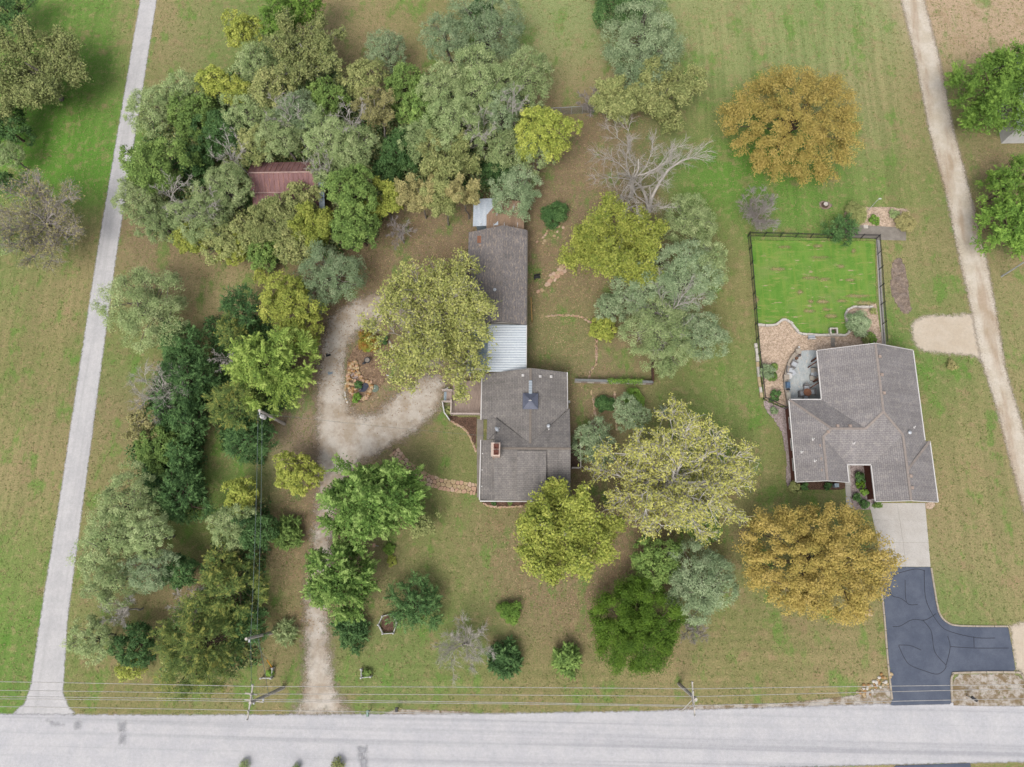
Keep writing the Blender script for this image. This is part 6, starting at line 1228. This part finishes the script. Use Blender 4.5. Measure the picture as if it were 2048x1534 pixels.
stones('stone_edging', 'low buff stone arc on the lower left rim of the garden island', 'edging', [(692, 765), (690, 790), (696, 806)], 12, .15, [m_rock, m_block], .03, .12, 32)
c = P(737, 723); t = thing('garden_urn', 'black iron urn in the middle of the garden island', 'urn', tuple(c)); MB().tube([c, c+[0, 0, .1], c+[0, 0, .3], c+[0, 0, .6], c+[0, 0, .66]], [.22, .1, .12, .34, .38], 12).build('bowl', m_black, t); MB().tube([c+[0, 0, .6], c+[0, 0, .665]], .28, 10).build('soil', m_concd, t); MB().blob((c[0]-.5, c[1]-.25, .14), (.28, .14, .16), 4, 1, .5).build('tray', m_black, t)
MB().beam(P(773, 750)+[0, 0, .06], P(787, 756)+[0, 0, .06], .1, .1).build('white_pipe', m_white, None, 'short white pipe lying on the garden island', 'pipe')
c = P(750, 777); t = thing('tank_lid', 'round grey-green tank lid beside the pond', 'lid', tuple(c)); MB().tube([c+[0, 0, -.03], c+[0, 0, .06], c+[0, 0, .09]], [.46, .46, .4], 18).build('disc', mottled('grey_green_lid', A(128, 140, 124), A(112, 126, 112), 3, 14), t); MB().tube([c+[0, 0, .09], c+[0, 0, .12]], .06, 8).build('handle', m_steel, t)
for px, py, lb in ((657, 711, 'black rubber mat scrap near the top of the drive'), (661, 747, 'blue-grey plank scrap on the drive verge')): c = P(px, py); MB().box((c[0], c[1], .07), (.55, .22, .08), .3).box((c[0]-.2, c[1]+.12, .11), (.25, .1, .06), .8).build('scrap', m_black if py < 730 else m_metalb, None, lb, 'scrap')
# front yard ornaments
def rail_ring(pts, name, label, cat, closed, h, mat, step=None):
    q = [P(*k) for k in pts]; t = thing(name, label, cat, tuple(sum(q)/len(q)))
    for p_ in q: MB().box((p_[0], p_[1], h/2+.04), (.13, .13, h+.08)).box((p_[0], p_[1], h+.11), (.17, .17, .06), 0, .5).build('post', mat, t)
    for i in range(len(q) if closed else len(q)-1):
        a, b = q[i], q[(i+1) % len(q)]
        for z in (h*.3, h*.85): MB().beam(a+[0, 0, z], b+[0, 0, z], .06, .1).build('rail', mat, t)
        n_p = max(2, int(np.linalg.norm(b-a)/.22))
        for k in range(1, n_p): u = a+(b-a)*k/n_p; MB().box((u[0], u[1], h*.5), (.05, .05, h*.92)).build('picket', mat, t)
    return t
rail_ring([(766, 1232), (758, 1249), (767, 1267), (788, 1266), (795, 1245), (784, 1227)], 'hexagon_border', 'white hexagonal low fence on the front lawn', 'fence', True, .5, m_white)
bed('hexagon_bed', [(768, 1233), (761, 1249), (769, 1264), (786, 1263), (792, 1246), (783, 1230)], m_mulch, .0062, 'leafy soil inside the white hexagon')
rail_ring([(549, 1335), (546, 1355), (526, 1355)], 'corner_fence', 'white picket corner on the left of the drive mouth', 'fence', False, .7, m_white); rail_ring([(725, 1337), (725, 1354), (744, 1352)], 'corner_fence', 'white picket corner on the right of the drive mouth', 'fence', False, .7, m_white)
bush(538, 1346, 9, .9, 'bright bush in the left picket corner', 'bright'); bush(733, 1346, 9, .8, 'green bush in the right picket corner', 'green')
c = P(757, 1092); t = thing('birdhouse', 'small birdhouse on a pole beside the largest maple', 'birdhouse', tuple(c)); MB().tube([c, c+[0, 0, 2.0]], .04, 6).build('pole', m_steel, t); MB().box((c[0], c[1], 2.15), (.26, .26, .3)).build('box', m_pole, t); MB().hexa([(c[0]-.2, c[1]-.2, 2.3), (c[0]+.2, c[1]-.2, 2.3), (c[0]+.2, c[1]+.2, 2.3), (c[0]-.2, c[1]+.2, 2.3)], [(c[0]-.02, c[1]-.2, 2.46), (c[0]+.02, c[1]-.2, 2.46), (c[0]+.02, c[1]+.2, 2.46), (c[0]-.02, c[1]+.2, 2.46)]).build('roof', m_rockp, t)
bush(779, 1098, 13, .5, 'low bright groundcover patch beside the birdhouse', 'bright'); bush(783, 1122, 11, .3, 'lower yellow-green groundcover patch below the birdhouse', 'gold')
bush(752, 1060, 1, .3, 'tiny sprout at the foot of the largest maple', 'green') if 0 else None

# ------------------------------------------------------------------ power poles and wires
def upole(px, py, h, label, arm=None, transformer=False, extra=None):
    c = P(px, py); t = thing('utility_pole', label, 'utility pole', tuple(c), 'utility poles'); MB().tube([c-[0, 0, .2], c+[0, 0, h*.5], c+[0, 0, h]], [.19, .165, .14], 10).build('pole', m_pole, t)
    if arm:
        ang, L, z = arm; d = np.array([math.cos(ang), math.sin(ang), 0])*L/2; o = np.array([-math.sin(ang), math.cos(ang), 0])*.16
        MB().beam(c+o+d+[0, 0, z], c+o-d+[0, 0, z], .12, .14).build('crossarm', m_pale, t)
        for u in (-.96, -.5, .42, .96): q = c+o+d*u+[0, 0, z+.07]; MB().tube([q, q+[0, 0, .1], q+[0, 0, .24]], [.03, .07, .05], 8).build('insulator', m_white, t)
        for s in (-1, 1): MB().beam(c+o*1.3+d*s*.45+[0, 0, z-.05], c+o*1.1+[0, 0, z-.7], .05, .04).build('brace', m_steel, t)
    if transformer: q = c+np.array([-.12, -.38, h-1.9]); MB().tube([q, q+[0, 0, .06], q+[0, 0, .75], q+[0, 0, .85]], [.2, .26, .26, .16], 14).build('transformer', m_trim, t); MB().tube([q+[0, 0, .85], q+[0, 0, 1.1]], .05, 7).build('bushing', m_steel, t)
    for dx, z in extra or []: MB().box((c[0]+dx, c[1]-.22, z), (.12, .3, .18)).build('bracket', m_steel, t)
    return c
p1 = upole(569, 848, 7.5, 'utility pole with white transformer above the cedar row', None, True, [(-.1, 7.0)])
p2 = upole(545, 1265, 7.0, 'plain guyed utility pole by the largest yellow-tipped cedar', None, False, [(.12, 6.4)])
p3 = upole(567, 1375, 8.8, 'utility pole with long crossarm left of the drive mouth', (math.radians(86), 3.2, 8.35), False, [(-.2, 7.3), (.2, 6.0)])
p4 = upole(1358, 1368, 8.8, 'utility pole with crossarm at the middle of the road verge', (math.radians(92), 3.0, 8.35), False, [(.2, 7.6)])
MB_ = MB(); t = bpy.data.objects['utility_pole.002']
MB().beam(p3+[-1.0, .1, 7.7], p3+[.9, -.1, 7.7], .1, .1).build('crossarm', m_pale, t); MB().beam(p3+[-.9, .7, 7.95], p3+[.3, .6, 7.95], .14, .12).build('crossarm', m_pale, t)
m_wire = mottled('pale_wire', A(206, 202, 196), A(190, 186, 180), 1, 5, .6, 0)
m_wired = mottled('dark_wire', A(120, 134, 128), A(106, 120, 114), 1, 5, .6, 0)
def wire(a, b, label, sag=.6, r=.026, mat=None):
    a, b = np.array(a, float), np.array(b, float); n_ = 18; pts = [a+(b-a)*i/n_-np.array([0, 0, sag*4*(i/n_)*(1-i/n_)]) for i in range(n_+1)]
    MB().tube(pts, r, 4).build('power_line', mat or m_wire, None, label, 'power line', 'overhead power lines', org=tuple(a))
z3 = 8.6
rows = [('uppermost', (-20, 1363), (515, 1373), (1393, 1377.5), (2075, 1369), z3), ('second', (-20, 1380.5), (512, 1388), (1398, 1393), (2075, 1377), 7.95), ('third', (-20, 1393), (510, 1399), (1396, 1411), (2075, 1397), z3), ('fourth', (-20, 1397.5), (512, 1403), (1390, 1413), None, 7.3), ('lowest', (-20, 1413), (511, 1421), (1000, 1429), None, 8.5)]
for nm, l, a_, b_, r_, z in rows:
    A_ = P(*a_, z); B_ = P(*b_, z)
    wire(P(*l, z), A_, f'{nm} of the thin pale wires along the road, left of the drive mouth', .15); wire(A_, B_, f'{nm} of the pale wires between the two crossarm poles', .25)
    if r_: wire(B_, P(*r_, z), f'{nm} of the pale wires right of the middle verge pole', .15)
wire(P(502, 1388, 7.95), P(501, 1279, 6.9), 'wire from crossarm pole to the plain guyed pole, left one', .1, .024, m_wired); wire(P(537, 1388, 5.8), P(515, 1270, 6.3), 'slanting wire from crossarm pole to the plain guyed pole', .1, .024, m_wired)
wire(P(501, 1279, 6.9), P(516, 824, 7.2), 'left wire of the pair running up to the transformer pole', .3, .024, m_wired); wire(P(514, 1262, 6.3), P(524, 825, 6.7), 'right wire of the pair running up to the transformer pole', .3, .024, m_wired)
wire(P(540, 829, 6.0), (-6.9, 13.6, 3.6), 'thin service wire from transformer pole to the farmhouse', .5, .012, m_wired)
ga, gb = P(506, 1278, 6.3), P(545, 1336, 0)
gw = thing('guy_wire', 'guy wire with yellow guard anchoring the plain pole', 'guy wire', tuple(gb)); MB().tube([gb, ga], .022, 4).build('cable', m_wired, gw); MB().tube([gb+(ga-gb)*.02, gb+(ga-gb)*.3], .06, 8).build('guard', mottled('yellow_guard', A(222, 160, 48), A(206, 146, 40), 4, 14, .6), gw)
for i, (x, y) in enumerate(((1362, 1428), (1372, 1424))): gb = P(x, y, 0); wire(P(1388+i*4, 1396+i*5, 6.6), P(1362+i*10, 1424, 1.5), ('outer' if i == 0 else 'inner') + ' slanting guy strut of the middle verge pole', .02, .05 if i == 0 else .03)

# turf: short tufts over the open grass, uncountable
lawn_area = [tuple(P(x, y)[:2]) for x, y in ((-30, -10), (2070, -10), (2070, 1440), (-30, 1440))]
scatter('grass_tufts', [lawn_area], 70000, LM['turf'], .2, lambda XY, r: .03+.05*r.random(len(XY)), 'short uneven turf tufts over the open grass', .28, SHEETS+house_fp+[barn_fp, [(26.4, 6.9), (40.7, 6.9), (40.7, 23.4), (26.4, 23.4)]], 33, asp=.45)
